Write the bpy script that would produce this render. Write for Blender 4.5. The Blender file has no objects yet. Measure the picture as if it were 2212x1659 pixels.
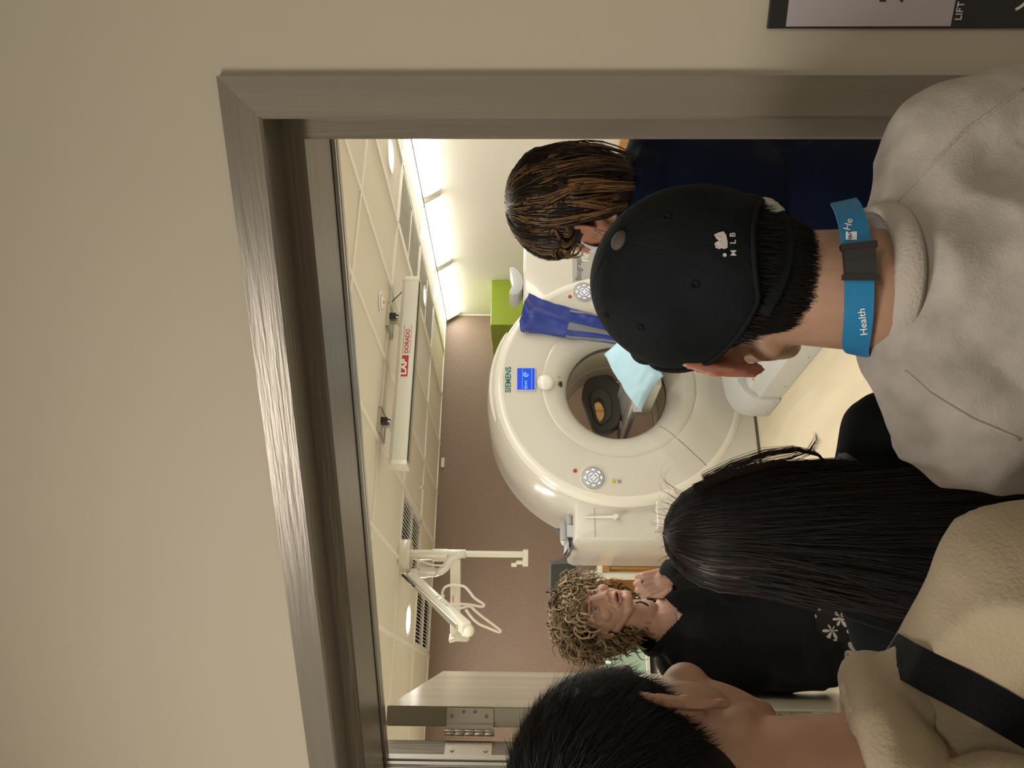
import bpy, bmesh, math, random
import numpy as np
from mathutils import Vector, Matrix, noise, Euler
R_ = math.radians
sc = bpy.context.scene
col = sc.collection

# ---------------------------------------------------------------- camera
CAM = Vector((0, 0, 1.75)); F = 1660.0
pitch, roll = R_(1.0), 0.006
fw = Vector((0, math.cos(pitch), math.sin(pitch)))
up = Vector((0, -math.sin(pitch), math.cos(pitch)))
rt = Vector((1, 0, 0))
rt2 = (rt + up*roll).normalized(); up2 = (up - rt*roll).normalized()
cam = bpy.data.cameras.new('camera'); camo = bpy.data.objects.new('camera', cam); col.objects.link(camo)
cam.sensor_fit = 'HORIZONTAL'; cam.sensor_width = 36; cam.lens = 36*F/2212
cam.clip_start = 0.02; cam.clip_end = 100
m = Matrix.Identity(4)          # the phone is held on its side: the picture's left is the place's up
for i in range(3):
    m[i][0] = -up2[i]; m[i][1] = rt2[i]; m[i][2] = -fw[i]; m[i][3] = CAM[i]
camo.matrix_world = m
sc.camera = camo
sc.view_settings.view_transform = 'Standard'; sc.view_settings.look = 'None'
sc.view_settings.gamma = 1; sc.view_settings.use_curve_mapping = False
sc.view_settings.exposure = 0.0

def at(x, y, Y):                 # photo pixel + distance from the camera along Y -> world point
    d = fw + rt2*((829.5-y)/F) - up2*((x-1106)/F)
    return CAM + d*(Y/d.y)

# ---------------------------------------------------------------- world, lights
w = bpy.data.worlds.new('world'); sc.world = w; w.use_nodes = True
w.node_tree.nodes['Background'].inputs[0].default_value = (1, .93, .82, 1)
w.node_tree.nodes['Background'].inputs[1].default_value = 0.02

ROOM = R_(23); DOORA = R_(-22)
def RW(a, b, z=0.0):             # room coordinates -> world
    return Vector((math.cos(ROOM)*a - math.sin(ROOM)*b, math.sin(ROOM)*a + math.cos(ROOM)*b, z))
P0 = Vector((.372, 1.077, 0))
def DW(x, y, z=0.0):             # entry wall coordinates -> world
    return P0 + Vector((math.cos(DOORA)*x - math.sin(DOORA)*y, math.sin(DOORA)*x + math.cos(DOORA)*y, z))

def area(name, loc, sx, sy, power, color=(1, .9, .76), rot=(0, 0, 0), spread=180, cat='light', label=None):
    l = bpy.data.lights.new(name, 'AREA'); l.shape = 'RECTANGLE'; l.size = sx; l.size_y = sy
    l.energy = power; l.color = color; l.spread = R_(spread)
    o = bpy.data.objects.new(name, l); o.location = loc; o.rotation_euler = rot; col.objects.link(o)
    return o
WARM = (1, .94, .84)
# the scanner room's light panels (ceiling level, beyond the ones seen) and the passage's dim panel
area('room_panel_light', RW(2.2, 2.7, 2.72), 2.4, 1.0, 38, WARM, (0, 0, ROOM))
area('room_panel_light', RW(2.2, 4.0, 2.72), 1.8, .4, 16, WARM, (0, 0, ROOM))
area('room_panel_light', RW(.4, 7.3, 2.72), .8, .5, 26, WARM, (0, 0, ROOM))
area('room_panel_light', RW(.25, 4.6, 2.72), .6, .9, 24, WARM, (0, 0, ROOM))
PASS = (1, .925, .82)
area('passage_panel_light', (-1.75, -.25, 3.12), 1.4, .6, 76, PASS)
area('passage_panel_light', (.7, -1.6, 3.12), 1.2, .6, 26, PASS)

# ---------------------------------------------------------------- materials
MATS = {}
def mat(name, color, rough=.5, metal=0, bump=0, bscale=60, var=0, vscale=8, emit=None, estr=0,
        coat=0, sss=0, stretch=None, trans=0, alpha=1, spec=.5, sheen=0):
    if name in MATS: return MATS[name]
    m = bpy.data.materials.new(name); m.use_nodes = True; nt = m.node_tree
    b = nt.nodes['Principled BSDF']; L = nt.links.new
    c4 = (*color, 1)
    b.inputs['Base Color'].default_value = c4; b.inputs['Roughness'].default_value = rough
    b.inputs['Metallic'].default_value = metal; b.inputs['Coat Weight'].default_value = coat
    b.inputs['Specular IOR Level'].default_value = spec
    if sheen: b.inputs['Sheen Weight'].default_value = sheen; b.inputs['Sheen Roughness'].default_value = .4
    if trans: b.inputs['Transmission Weight'].default_value = trans
    if sss:
        b.inputs['Subsurface Weight'].default_value = sss; b.inputs['Subsurface Radius'].default_value = (.012, .004, .002)
        b.inputs['Subsurface Scale'].default_value = 1
    if emit: b.inputs['Emission Color'].default_value = (*emit, 1); b.inputs['Emission Strength'].default_value = estr
    tc = nt.nodes.new('ShaderNodeTexCoord'); src = tc.outputs['Object']
    if stretch:
        mp = nt.nodes.new('ShaderNodeMapping'); mp.inputs['Scale'].default_value = stretch; L(src, mp.inputs[0]); src = mp.outputs[0]
    if var:
        n = nt.nodes.new('ShaderNodeTexNoise'); n.inputs['Scale'].default_value = vscale; n.inputs['Detail'].default_value = 6
        L(src, n.inputs['Vector'])
        mx = nt.nodes.new('ShaderNodeMix'); mx.data_type = 'RGBA'
        mx.inputs[6].default_value = tuple(max(0, v*(1-var)) for v in color)+(1,)
        mx.inputs[7].default_value = tuple(min(1, v*(1+var)) for v in color)+(1,)
        rp = nt.nodes.new('ShaderNodeMapRange'); rp.inputs[1].default_value = .3; rp.inputs[2].default_value = .7
        L(n.outputs[0], rp.inputs[0]); L(rp.outputs[0], mx.inputs[0]); L(mx.outputs[2], b.inputs['Base Color'])
    if bump:
        n = nt.nodes.new('ShaderNodeTexNoise'); n.inputs['Scale'].default_value = bscale; n.inputs['Detail'].default_value = 4
        L(src, n.inputs['Vector'])
        bp = nt.nodes.new('ShaderNodeBump'); bp.inputs['Strength'].default_value = bump; bp.inputs['Distance'].default_value = .002
        L(n.outputs[0], bp.inputs['Height']); L(bp.outputs[0], b.inputs['Normal'])
    MATS[name] = m; return m

M = {}
M['entry_wall'] = mat('beige wall paint', (.50, .455, .36), .6, bump=.12, bscale=90, var=.02, vscale=2)
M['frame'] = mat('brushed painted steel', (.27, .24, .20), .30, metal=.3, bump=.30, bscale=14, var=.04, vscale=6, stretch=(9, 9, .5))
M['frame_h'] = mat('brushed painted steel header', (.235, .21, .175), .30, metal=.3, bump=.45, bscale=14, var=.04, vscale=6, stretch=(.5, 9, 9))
M['seal'] = mat('aluminium seal', (.5, .49, .47), .28, metal=.9)
M['rubber'] = mat('black rubber', (.02, .02, .02), .6)
M['door'] = mat('door laminate', (.46, .42, .33), .25, var=.12, vscale=5, stretch=(1, 1, .12) , bump=.1, bscale=20)
M['door_edge'] = mat('door edge paint', (.36, .33, .25), .4, var=.04)
M['hinge'] = mat('satin steel hinge', (.48, .44, .38), .32, metal=.9, bump=.05, bscale=300)
M['screw'] = mat('screw steel', (.4, .37, .33), .3, metal=1)
M['white_wall'] = mat('cream white wall', (.90, .88, .80), .6, bump=.05)
M['brown_wall'] = mat('brown textured vinyl wall', (.265, .185, .14), .55, bump=.7, bscale=170, var=.22, vscale=110)
M['left_wall'] = mat('room side wall', (.74, .71, .60), .6)
M['tile'] = mat('ceiling tile', (.84, .79, .69), .85, bump=.5, bscale=260, var=.03, vscale=60)
M['tbar'] = mat('ceiling grid', (.95, .93, .87), .5)
M['void'] = mat('dark void', (.03, .03, .03), .9)
M['floor'] = mat('cream vinyl floor', (.76, .67, .50), .35, bump=.05, bscale=8, var=.10, vscale=5, stretch=(1, .22, 1))
M['passage_floor'] = mat('grey vinyl floor', (.3, .28, .25), .4, var=.05)
M['passage_ceiling'] = mat('passage ceiling', (.6, .57, .5), .8)
M['shell'] = mat('scanner cream shell', (.665, .65, .60), .22, coat=.35, var=.015, vscale=2)
M['shell_rim'] = mat('scanner white rim', (.84, .82, .76), .18, coat=.5)
M['shell_dark'] = mat('scanner dark ring', (.12, .11, .09), .35)
M['bore'] = mat('scanner bore liner', (.62, .56, .44), .35)
M['grey'] = mat('mid grey plastic', (.42, .43, .43), .4)
M['light_grey'] = mat('light grey plastic', (.60, .61, .63), .35)
M['pad_grey'] = mat('dark grey foam pad', (.115, .11, .10), .7, bump=.2, bscale=200)
M['teal'] = mat('teal lettering', (.0, .17, .16), .5)
M['grey_text'] = mat('grey lettering', (.13, .13, .13), .5)
M['white_text'] = mat('white lettering', (.85, .85, .83), .5)
M['red_text'] = mat('red lettering', (.45, .02, .03), .5)
M['screen_blue'] = mat('blue screen', (.01, .04, .3), .3, emit=(.005, .05, .62), estr=.9)
M['screen_line'] = mat('screen lines', (.2, .5, .9), .3, emit=(.25, .55, 1), estr=1.0)
M['led'] = mat('white blue backlit keys', (.7, .75, 1), .3, emit=(.72, .78, 1), estr=1.3)
M['red_btn'] = mat('red button', (.55, .03, .04), .35)
M['yellow_btn'] = mat('yellow button', (.7, .55, .05), .4)
M['green'] = mat('lime green cabinet', (.30, .40, .035), .35, var=.03)
M['apron'] = mat('royal blue nylon', (.012, .035, .27), .42, bump=.5, bscale=35, sheen=.3)
M['apron_in'] = mat('dark blue lining', (.01, .012, .06), .6)
M['reflect'] = mat('silver reflective tape', (.17, .18, .22), .5, metal=.0, bump=.6, bscale=50)
M['pillow'] = mat('pale blue pillow case', (.40, .62, .77), .55, bump=.25, bscale=40)
M['clear'] = mat('clear plastic', (.85, .87, .86), .1, trans=.6)
M['silver'] = mat('silver aluminium', (.62, .60, .56), .3, metal=.8)
M['boom'] = mat('cream enamel', (.82, .80, .70), .25, coat=.3)
M['bar'] = mat('laser bar enamel', (.70, .69, .62), .3)
M['black'] = mat('black plastic', (.02, .02, .022), .35)
M['screen_off'] = mat('monitor glass off', (.035, .035, .037), .15)
M['mon_frame'] = mat('monitor grey bezel', (.13, .145, .165), .35)
M['wood'] = mat('orange timber', (.55, .30, .10), .45, var=.18, vscale=4, stretch=(6, 6, .6))
M['glow'] = mat('light diffuser', (1, 1, 1), .5, emit=(1, .965, .88), estr=14)
M['down'] = mat('downlight glow', (1, 1, 1), .5, emit=(1, .97, .92), estr=14)
M['paper'] = mat('white paper', (.82, .82, .80), .6)
M['mint'] = mat('mint plastic', (.45, .62, .50), .5)

# ---------------------------------------------------------------- mesh helpers
class MB:
    def __init__(s): s.v = []; s.f = []; s.m = []
    def add(s, vs, fs, mi=0):
        o = len(s.v); s.v += [tuple(v) for v in vs]; s.f += [tuple(i+o for i in f) for f in fs]; s.m += [mi]*len(fs); return s
    def box(s, x0, x1, y0, y1, z0, z1, mi=0):
        vs = [(x, y, z) for x in (x0, x1) for y in (y0, y1) for z in (z0, z1)]
        return s.add(vs, [(0, 1, 3, 2), (4, 6, 7, 5), (0, 4, 5, 1), (2, 3, 7, 6), (0, 2, 6, 4), (1, 5, 7, 3)], mi)
    def prism(s, pts, d0, d1, axis='y', mi=0):     # polygon in the two other axes, extruded along axis
        n = len(pts)
        def P(p, d):
            a, b = p
            return {'y': (a, d, b), 'x': (d, a, b), 'z': (a, b, d)}[axis]
        vs = [P(p, d0) for p in pts] + [P(p, d1) for p in pts]
        fs = [tuple(range(n)), tuple(range(2*n-1, n-1, -1))] + [(i, i+n, (i+1) % n+n, (i+1) % n) for i in range(n)]
        return s.add(vs, fs, mi)
    def tube(s, pts, r, n=10, mi=0, cap=True, flat=1.0, upv=None):
        pts = [Vector(p) for p in pts]; k = len(pts)
        rs = r if hasattr(r, '__len__') else [r]*k
        vs = []; prev = None
        for i, p in enumerate(pts):
            t = (pts[min(i+1, k-1)] - pts[max(i-1, 0)]).normalized()
            if prev is None:
                a = Vector(upv) if upv else (Vector((0, 0, 1)) if abs(t.z) < .9 else Vector((1, 0, 0)))
                u = (a - t*a.dot(t)).normalized()
            else: u = (prev - t*prev.dot(t)).normalized()
            prev = u; v = t.cross(u)
            for j in range(n):
                an = 2*math.pi*j/n
                vs.append(p + u*math.cos(an)*rs[i]*flat + v*math.sin(an)*rs[i])
        fs = [(i*n+j, i*n+(j+1) % n, (i+1)*n+(j+1) % n, (i+1)*n+j) for i in range(k-1) for j in range(n)]
        if cap: fs += [tuple(range(n))[::-1], tuple(range((k-1)*n, k*n))]
        return s.add(vs, fs, mi)
    def lathe(s, prof, c=(0, 0, 0), axis='z', n=48, mi=0, close=False):   # prof: (r, h)
        vs = []
        for r, h in prof:
            for j in range(n):
                a = 2*math.pi*j/n; p, q = r*math.cos(a), r*math.sin(a)
                v = {'z': (p, q, h), 'y': (p, h, q), 'x': (h, p, q)}[axis]
                vs.append((v[0]+c[0], v[1]+c[1], v[2]+c[2]))
        k = len(prof)
        fs = [(i*n+j, i*n+(j+1) % n, (i+1)*n+(j+1) % n, (i+1)*n+j) for i in range(k-1) for j in range(n)]
        if close: fs += [((k-1)*n+j, (k-1)*n+(j+1) % n, (j+1) % n, j) for j in range(n)]
        return s.add(vs, fs, mi)
    def ell(s, c, r, rot=None, n=16, m=10, mi=0):
        c = Vector(c); Rm = Euler(rot).to_matrix() if rot else Matrix.Identity(3)
        vs = [c + Rm @ Vector((0, 0, r[2]))]
        for i in range(1, m):
            t = math.pi*i/m
            for j in range(n):
                a = 2*math.pi*j/n
                vs.append(c + Rm @ Vector((r[0]*math.sin(t)*math.cos(a), r[1]*math.sin(t)*math.sin(a), r[2]*math.cos(t))))
        vs.append(c + Rm @ Vector((0, 0, -r[2])))
        fs = [(0, 1+j, 1+(j+1) % n) for j in range(n)]
        for i in range(m-2):
            for j in range(n): a = 1+i*n+j; b = 1+i*n+(j+1) % n; fs.append((a, a+n, b+n, b))
        e = len(vs)-1; fs += [(e, e-n+(j+1) % n, e-n+j) for j in range(n)]
        return s.add(vs, fs, mi)
    def cap(s, p, q, r0, r1, n=16, mi=0):   # tapered capsule
        p, q = Vector(p), Vector(q); d = (q-p)
        L = d.length; t = d/L; pts = []; rs = []
        for i in range(5): a = math.pi/2*i/5; pts.append(p - t*r0*math.cos(a)); rs.append(max(r0*math.sin(a), r0*.02))
        pts += [p, q]; rs += [r0, r1]
        for i in range(5): a = math.pi/2*(i+1)/5; pts.append(q + t*r1*math.sin(a)); rs.append(max(r1*math.cos(a), r1*.02))
        return s.tube(pts, rs, n, mi)
    def mesh(s, name, mats, smooth=False, bevel=0):
        me = bpy.data.meshes.new(name); me.from_pydata(s.v, [], s.f)
        for mm in (mats if isinstance(mats, (list, tuple)) else [mats]): me.materials.append(mm)
        me.polygons.foreach_set('material_index', s.m)
        bm = bmesh.new(); bm.from_mesh(me)
        bmesh.ops.recalc_face_normals(bm, faces=bm.faces)
        if bevel:
            ed = [e for e in bm.edges if len(e.link_faces) == 2 and e.calc_face_angle(0) > .5]
            bmesh.ops.bevel(bm, geom=ed, offset=bevel, segments=2, affect='EDGES', profile=.5, clamp_overlap=True)
        bm.to_mesh(me); bm.free()
        if smooth:
            me.polygons.foreach_set('use_smooth', [True]*len(me.polygons))
            if smooth != 'all': me.set_sharp_from_angle(angle=R_(smooth if smooth is not True and smooth > 1 else 40))
        return me
    def obj(s, name, mats, parent=None, smooth=False, bevel=0, **k):
        return link(name, s.mesh(name, mats, smooth, bevel), parent, **k)

def clip_room(me):               # keep only what lies on the scanner room's side of the entry wall
    Rm = Matrix.Rotation(-ROOM, 4, 'Z'); co = Rm @ DW(0, .16); no = (Rm @ (DW(0, 1)-DW(0, 0)))
    if all((v.co-co).dot(no) > 0 for v in me.vertices): return me
    bm = bmesh.new(); bm.from_mesh(me)
    r = bmesh.ops.bisect_plane(bm, geom=bm.verts[:]+bm.edges[:]+bm.faces[:], plane_co=co, plane_no=no, clear_inner=True)
    ed = [e for e in r['geom_cut'] if isinstance(e, bmesh.types.BMEdge)]
    if ed: bmesh.ops.contextual_create(bm, geom=ed)
    bm.to_mesh(me); bm.free(); return me
def link(name, me, parent=None, label=None, cat=None, group=None, kind=None, loc=None, rotz=None):
    o = bpy.data.objects.new(name, me); col.objects.link(o)
    if parent: o.parent = parent
    if loc is not None: o.location = loc
    if rotz is not None: o.rotation_euler = (0, 0, rotz)
    tag(o, label, cat, group, kind); return o
def tag(o, label=None, cat=None, group=None, kind=None):
    for k, v in (('label', label), ('category', cat), ('group', group), ('kind', kind)):
        if v: o[k] = v
    return o
def thing(name, label, cat, loc=(0, 0, 0), rotz=0, group=None):
    return link(name, None, None, label, cat, group, None, loc, rotz)
def room_thing(name, label, cat, a, b, z=0, group=None): return thing(name, label, cat, RW(a, b, z), ROOM, group)
def text(name, s, size, material, parent, loc, rot, ext=.0006, align='LEFT', bold=0, sx=1.0, shear=0, label=None, spacing=1.0):
    cu = bpy.data.curves.new(name, 'FONT'); cu.body = s; cu.size = size; cu.extrude = ext; cu.align_x = align
    cu.offset = bold; cu.shear = shear; cu.space_character = spacing; cu.resolution_u = 3
    to = bpy.data.objects.new('tmp', cu); col.objects.link(to)
    dg = bpy.context.evaluated_depsgraph_get(); me = bpy.data.meshes.new_from_object(to.evaluated_get(dg))
    bpy.data.objects.remove(to); bpy.data.curves.remove(cu)
    me.materials.clear(); me.materials.append(material); me.name = name
    me.transform(Matrix.Diagonal((sx, 1, 1, 1)))
    o = link(name, me, parent, label); o.location = loc; o.rotation_euler = rot; return o
# ================================================================ THE SETTING
CEIL = 2.77; BACK = 8.72; RIGHT = 4.66; LEFT = -.62
G1 = [4.12-.6*i for i in range(8)]; G2 = [8.66-1.2*i for i in range(7)]
# ---- floors
link('floor', clip_room(MB().box(LEFT-.1, RIGHT+.1, -.6, BACK+.1, -.05, 0).mesh('floor', M['floor'])), kind='structure', rotz=ROOM)
# ---- room walls
t = MB().box(LEFT-.12, RIGHT+.12, BACK, BACK+.12, 0, CEIL+.2).obj('wall_back', M['brown_wall'], kind='structure', rotz=ROOM)
MB().box(RIGHT, RIGHT+.12, -.6, BACK, 0, CEIL+.2).obj('wall_right', M['white_wall'], kind='structure', rotz=ROOM)
MB().box(LEFT-.12, LEFT, 2.35, BACK, 0, CEIL+.2).obj('wall_left', M['left_wall'], kind='structure', rotz=ROOM)
# inner corner trim between white and brown wall
MB().box(RIGHT-.012, RIGHT, BACK-.012, BACK, 0, CEIL).obj('trim_1', M['tbar'], kind='structure', rotz=ROOM)
# ---- entry wall with opening (door coordinates)
OW = 1.545; OH = 2.12; T = .36
def entry(x0, x1, z0, z1, nm, y0=0, y1=T-.02): return MB().box(x0, x1, y0, y1, z0, z1)
wl = MB()
wl.box(.0+.02, 1.7, 0, T-.02, 0, 3.2); wl.box(-OW-2.2, -OW-.02, 0, .15, 0, 3.2); wl.box(-OW-.30, -OW-.02, 0, T-.02, 0, 3.2); wl.box(-OW-.02, .02, 0, T-.02, OH+.02, 3.2)
ew = wl.obj('wall_front', M['entry_wall'], kind='structure', loc=P0, rotz=DOORA)
# ---- frame: profile swept round the opening. a = outward from the edge, b = depth
prof = [(.056, .0), (.056, -.012), (.004, -.012), (0, -.009), (0, .070), (-.029, .070), (-.033, .074), (-.033, .232), (.0, .232), (.0, T), (.055, T), (.055, T-.03)]
def sweep(prof, mi=0):
    mb = MB(); rings = []
    for a, b in prof: rings.append([(-OW-a, b, 0), (-OW-a, b, OH+a), (a, b, OH+a), (a, b, 0)])
    return rings
rings = sweep(prof)
jr = MB(); jl = MB(); hd = MB()
for i in range(len(prof)-1):
    A, B = rings[i], rings[i+1]
    jl.add([A[0], A[1], B[1], B[0]], [(0, 1, 2, 3)]); hd.add([A[1], A[2], B[2], B[1]], [(0, 1, 2, 3)]); jr.add([A[2], A[3], B[3], B[2]], [(0, 1, 2, 3)])
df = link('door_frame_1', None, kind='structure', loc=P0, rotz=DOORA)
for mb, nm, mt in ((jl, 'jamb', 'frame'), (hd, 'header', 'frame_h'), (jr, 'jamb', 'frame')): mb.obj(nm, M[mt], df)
df.name = 'trim_2'
# aluminium seal on the room side of the stop (three ridges) round the opening
sp = [(-.020, .233), (-.033, .240), (-.033, .246), (-.026, .248), (-.036, .253), (-.036, .262), (-.029, .264), (-.029, .268), (-.036, .270), (-.036, .284), (-.02, .287), (0, .287)]
rings = sweep(sp); jl, hd, jr = MB(), MB(), MB()
for i in range(len(sp)-1):
    A, B = rings[i], rings[i+1]
    jl.add([A[0], A[1], B[1], B[0]], [(0, 1, 2, 3)]); hd.add([A[1], A[2], B[2], B[1]], [(0, 1, 2, 3)]); jr.add([A[2], A[3], B[3], B[2]], [(0, 1, 2, 3)])
for mb in (jl, hd, jr): mb.obj('seal_strip', M['seal'], df, label='bright ribbed aluminium seal strip')
rings = sweep([(-.026, .228), (-.0345, .233), (-.0345, .2385), (-.02, .24)]); g = MB()
for i in range(3):
    A, B = rings[i], rings[i+1]
    for k in range(3): g.add([A[k], A[k+1], B[k+1], B[k]], [(0, 1, 2, 3)])
g.obj('rubber_gasket', M['rubber'], df)

# ---- passage around the camera
MB().box(-4, 3, -4, 2.2, -.05, -.001).obj('floor_2', M['passage_floor'], kind='structure').name = 'floor_passage'
MB().box(-3.3, 2.6, -3.2, 2.6, 3.2, 3.26).obj('ceiling_passage', M['passage_ceiling'], kind='structure')
MB().box(-3.3, -3.2, -3.2, 2.6, 0, 3.2).obj('wall_passage_left', M['entry_wall'], kind='structure')
MB().box(2.0, 2.1, -3.2, .6, 0, 3.2).obj('wall_passage_right', M['entry_wall'], kind='structure')
MB().box(-3.3, 2.1, -3.3, -3.2, 0, 3.2).obj('wall_passage_back', M['entry_wall'], kind='structure')
# ---- room near wall, out of view, closes the room
MB().box(1.9, RIGHT+.1, -.72, -.6, 0, CEIL+.2).obj('wall_near', M['left_wall'], kind='structure', rotz=ROOM)

# ---- ceiling: grid with separate tiles; vents and lights take the place of tiles
ce = link('ceiling', clip_room(MB().box(LEFT, RIGHT, .0, BACK, CEIL+.16, CEIL+.2).mesh('ceiling_slab', M['void'])), kind='structure', rotz=ROOM)
gs = [(a-.016, a+.016, .0, BACK, -.011) for a in G1]+[(LEFT, RIGHT, b-.016, b+.016, -.0105) for b in G2]
gs += [(RIGHT-.03, RIGHT, 0, BACK, -.003), (LEFT, LEFT+.02, 0, BACK, -.003), (LEFT, RIGHT, BACK-.02, BACK, -.003)]
for x0, x1, y0, y1, dz in gs:
    me_ = clip_room(MB().box(x0, x1, y0, y1, CEIL+dz, CEIL+.03).mesh('grid_bar', M['tbar']))
    if len(me_.polygons): link('grid_bar', me_, ce)
c1 = [RIGHT]+G1+[LEFT]; c2 = [BACK]+G2
VENTS = {(1, 3): 'v', (1, 2): 'v', (5, 2): 'v', (6, 1): 'r'}
tile_mesh = {}
def vent(a0, a1, b0, b1, label):
    t = room_thing('ceiling_vent', label, 'vent', (a0+a1)/2, (b0+b1)/2, CEIL, 'slatted ceiling vents')
    wx, wy = (a1-a0)/2-.02, (b1-b0)/2-.02
    f = MB(); f.box(-wx, -wx+.03, -wy, wy, -.008, .03); f.box(wx-.03, wx, -wy, wy, -.008, .03)
    f.box(-wx, wx, -wy, -wy+.03, -.008, .03); f.box(-wx, wx, wy-.03, wy, -.008, .03); f.box(-wx, wx, -.008, .008, -.008, .03)
    f.obj('vent_frame', M['tbar'], t)
    MB().box(-wx, wx, -wy, wy, .055, .06).obj('duct_back', M['void'], t)
    n = int((2*wx-.06)/.034); s0 = None
    for i in range(n):
        x = -wx+.045+i*.034
        if s0 is None:
            s0 = MB(); s0.add([(-.010, -wy+.03, -.004), (.012, -wy+.03, .022), (.012, wy-.03, .022), (-.010, wy-.03, -.004),
                               (-.013, -wy+.03, -.001), (.009, -wy+.03, .025), (.009, wy-.03, .025), (-.013, wy-.03, -.001)],
                              [(0, 1, 2, 3), (7, 6, 5, 4), (0, 4, 5, 1), (2, 6, 7, 3), (0, 3, 7, 4), (1, 5, 6, 2)])
            s0 = s0.mesh('slat', M['tbar'])
        link('slat', s0, t, loc=(x, 0, 0))
vl = {(1, 3): 'slatted ceiling vent nearest the strip lights, right of the laser bar', (1, 2): 'slatted ceiling vent behind the right end of the laser bar',
      (5, 2): 'slatted ceiling vent behind the flange of the ceiling boom', (6, 1): 'wide return air grille against the brown wall near the open door'}
for i in range(len(c1)-1):
    a1, a0 = c1[i], c1[i+1]
    for j in range(len(c2)-1):
        b1, b0 = c2[j], c2[j+1]
        if a1-a0 < .05 or b1-b0 < .07: continue
        if (i, j) in VENTS: vent(a0, a1, b0, b1, vl[(i, j)]); continue
        crn = [RW(a_, b_) for a_ in (a0, a1) for b_ in (b0, b1)]; sd_ = [(c-DW(0, .16)).dot(DW(0, 1)-DW(0, 0)) for c in crn]
        if max(sd_) < .05: continue
        key = (round(a1-a0, 3), round(b1-b0, 3)); x, y = key[0]/2-.014, key[1]/2-.014
        if min(sd_) < 0:
            link('ceiling_tile', clip_room(MB().box((a0+a1)/2-x, (a0+a1)/2+x, (b0+b1)/2-y, (b0+b1)/2+y, CEIL+.002, CEIL+.014).mesh('ceiling_tile', M['tile'])), ce); continue
        if key not in tile_mesh: tile_mesh[key] = MB().box(-x, x, -y, y, .0, .012).mesh('ceiling_tile', M['tile'])
        link('ceiling_tile', tile_mesh[key], ce, loc=((a0+a1)/2, (b0+b1)/2, CEIL+.002))
# ---- cove strip lights along the right wall
for k, (b0, b1) in enumerate(((7.46, 8.66), (6.20, 7.40), (4.94, 6.14), (3.68, 4.88), (2.42, 3.62))):
    lb = ['strip light at the corner of the brown wall, farthest of the bright row', 'second strip light from the brown wall corner, above the white wall', 'strip light above the brown haired person\'s head, nearest fully seen of the row', 'strip light near the door frame, partly out of view', 'strip light beside the entry, hidden by the door frame'][k]
    t = room_thing('strip_light', lb, 'light', RIGHT-.001, (b0+b1)/2, CEIL-.012, 'bright strip lights along the white wall')
    h = (b1-b0)/2
    MB().prism([(-.005, -.004), (-.105, -.004), (-.10, -.02), (-.012, -.155), (0, -.155)], -h+.006, h-.006, 'y').obj('diffuser', M['glow'], t)
    for s_ in (-1, 1):
        y0 = s_*h
        MB().prism([(0, 0), (-.115, 0), (-.11, -.022), (-.015, -.165), (0, -.165)], y0, y0-s_*.02, 'y').obj('end_cap', M['tbar'], t)
    MB().box(-.121, -.106, -h-.029, h+.029, -.014, 0).obj('edge_profile', M['grey'], t)
# ---- downlights
def downlight(a, b, r, label):
    t = room_thing('ceiling_light', label, 'light', a, b, CEIL, 'round ceiling downlights')
    MB().lathe([(r, -.002), (r+.03, -.008), (r+.035, .0), (r, .03)], n=32).obj('trim_ring', M['tbar'], t, smooth=True)
    MB().lathe([(.001, -.004), (r, -.004)], n=32).obj('diffuser', M['down'], t)
downlight(3.82, 4.62, .10, 'round downlight in the ceiling close to the door frame at the strip lights')
downlight(.72, 7.02, .11, 'round downlight in the ceiling left of the boom near the return grille')
downlight(3.82, 6.75, .07, 'small round downlight behind the right end of the laser bar')
downlight(.05, 5.6, .10, 'round downlight above the open door, hidden by its top edge')
# smoke detector disc
t = room_thing('smoke_detector', 'round white ceiling disc with a small red dot in front of the laser bar', 'detector', 2.62, 4.72, CEIL)
MB().lathe([(.075, 0), (.075, -.006), (.05, -.012), (.03, -.022), (.001, -.024)], n=32).obj('disc', M['tbar'], t, smooth=True)
MB().lathe([(.012, -.024), (.010, -.027), (.0005, -.028)], n=16).obj('indicator', M['red_btn'], t)
MB().lathe([(.062, -.009), (.057, -.012), (.052, -.0125)], n=32).obj('ring_groove', M['grey'], t)
t = room_thing('sprinkler', 'small white ceiling sprinkler between the laser bar and the boom', 'sprinkler', 1.97, 7.2, CEIL)
MB().lathe([(.035, 0), (.03, -.008), (.012, -.01), (.010, -.035), (.022, -.037), (.022, -.042), (.001, -.042)], n=20).obj('sprinkler_head', M['boom'], t, smooth=True)
t = room_thing('wall_sensor', 'small white sensor box at the top of the brown wall', 'sensor', 2.68, BACK, 2.73)
MB().box(-.06, .06, -.03, 0, -.03, .01).obj('sensor_box', M['boom'], t, bevel=.006)
# ---- green tall cupboard in the far corner
t = room_thing('green_cupboard', 'tall lime green cupboard in the corner behind the scanner', 'cupboard', 4.06, 7.86)
MB().box(.0, RIGHT-4.06, .0, .40, 0, 2.155).obj('cupboard_body', M['green'], t, bevel=.004)
MB().box(.0, RIGHT-4.06, .405, BACK-7.86, 0, 2.15).obj('cupboard_body', M['green'], t, bevel=.004)
MB().box(.006, RIGHT-4.06-.006, -.018, -.001, .08, 2.15).obj('cupboard_door', M['green'], t, bevel=.003)

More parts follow.
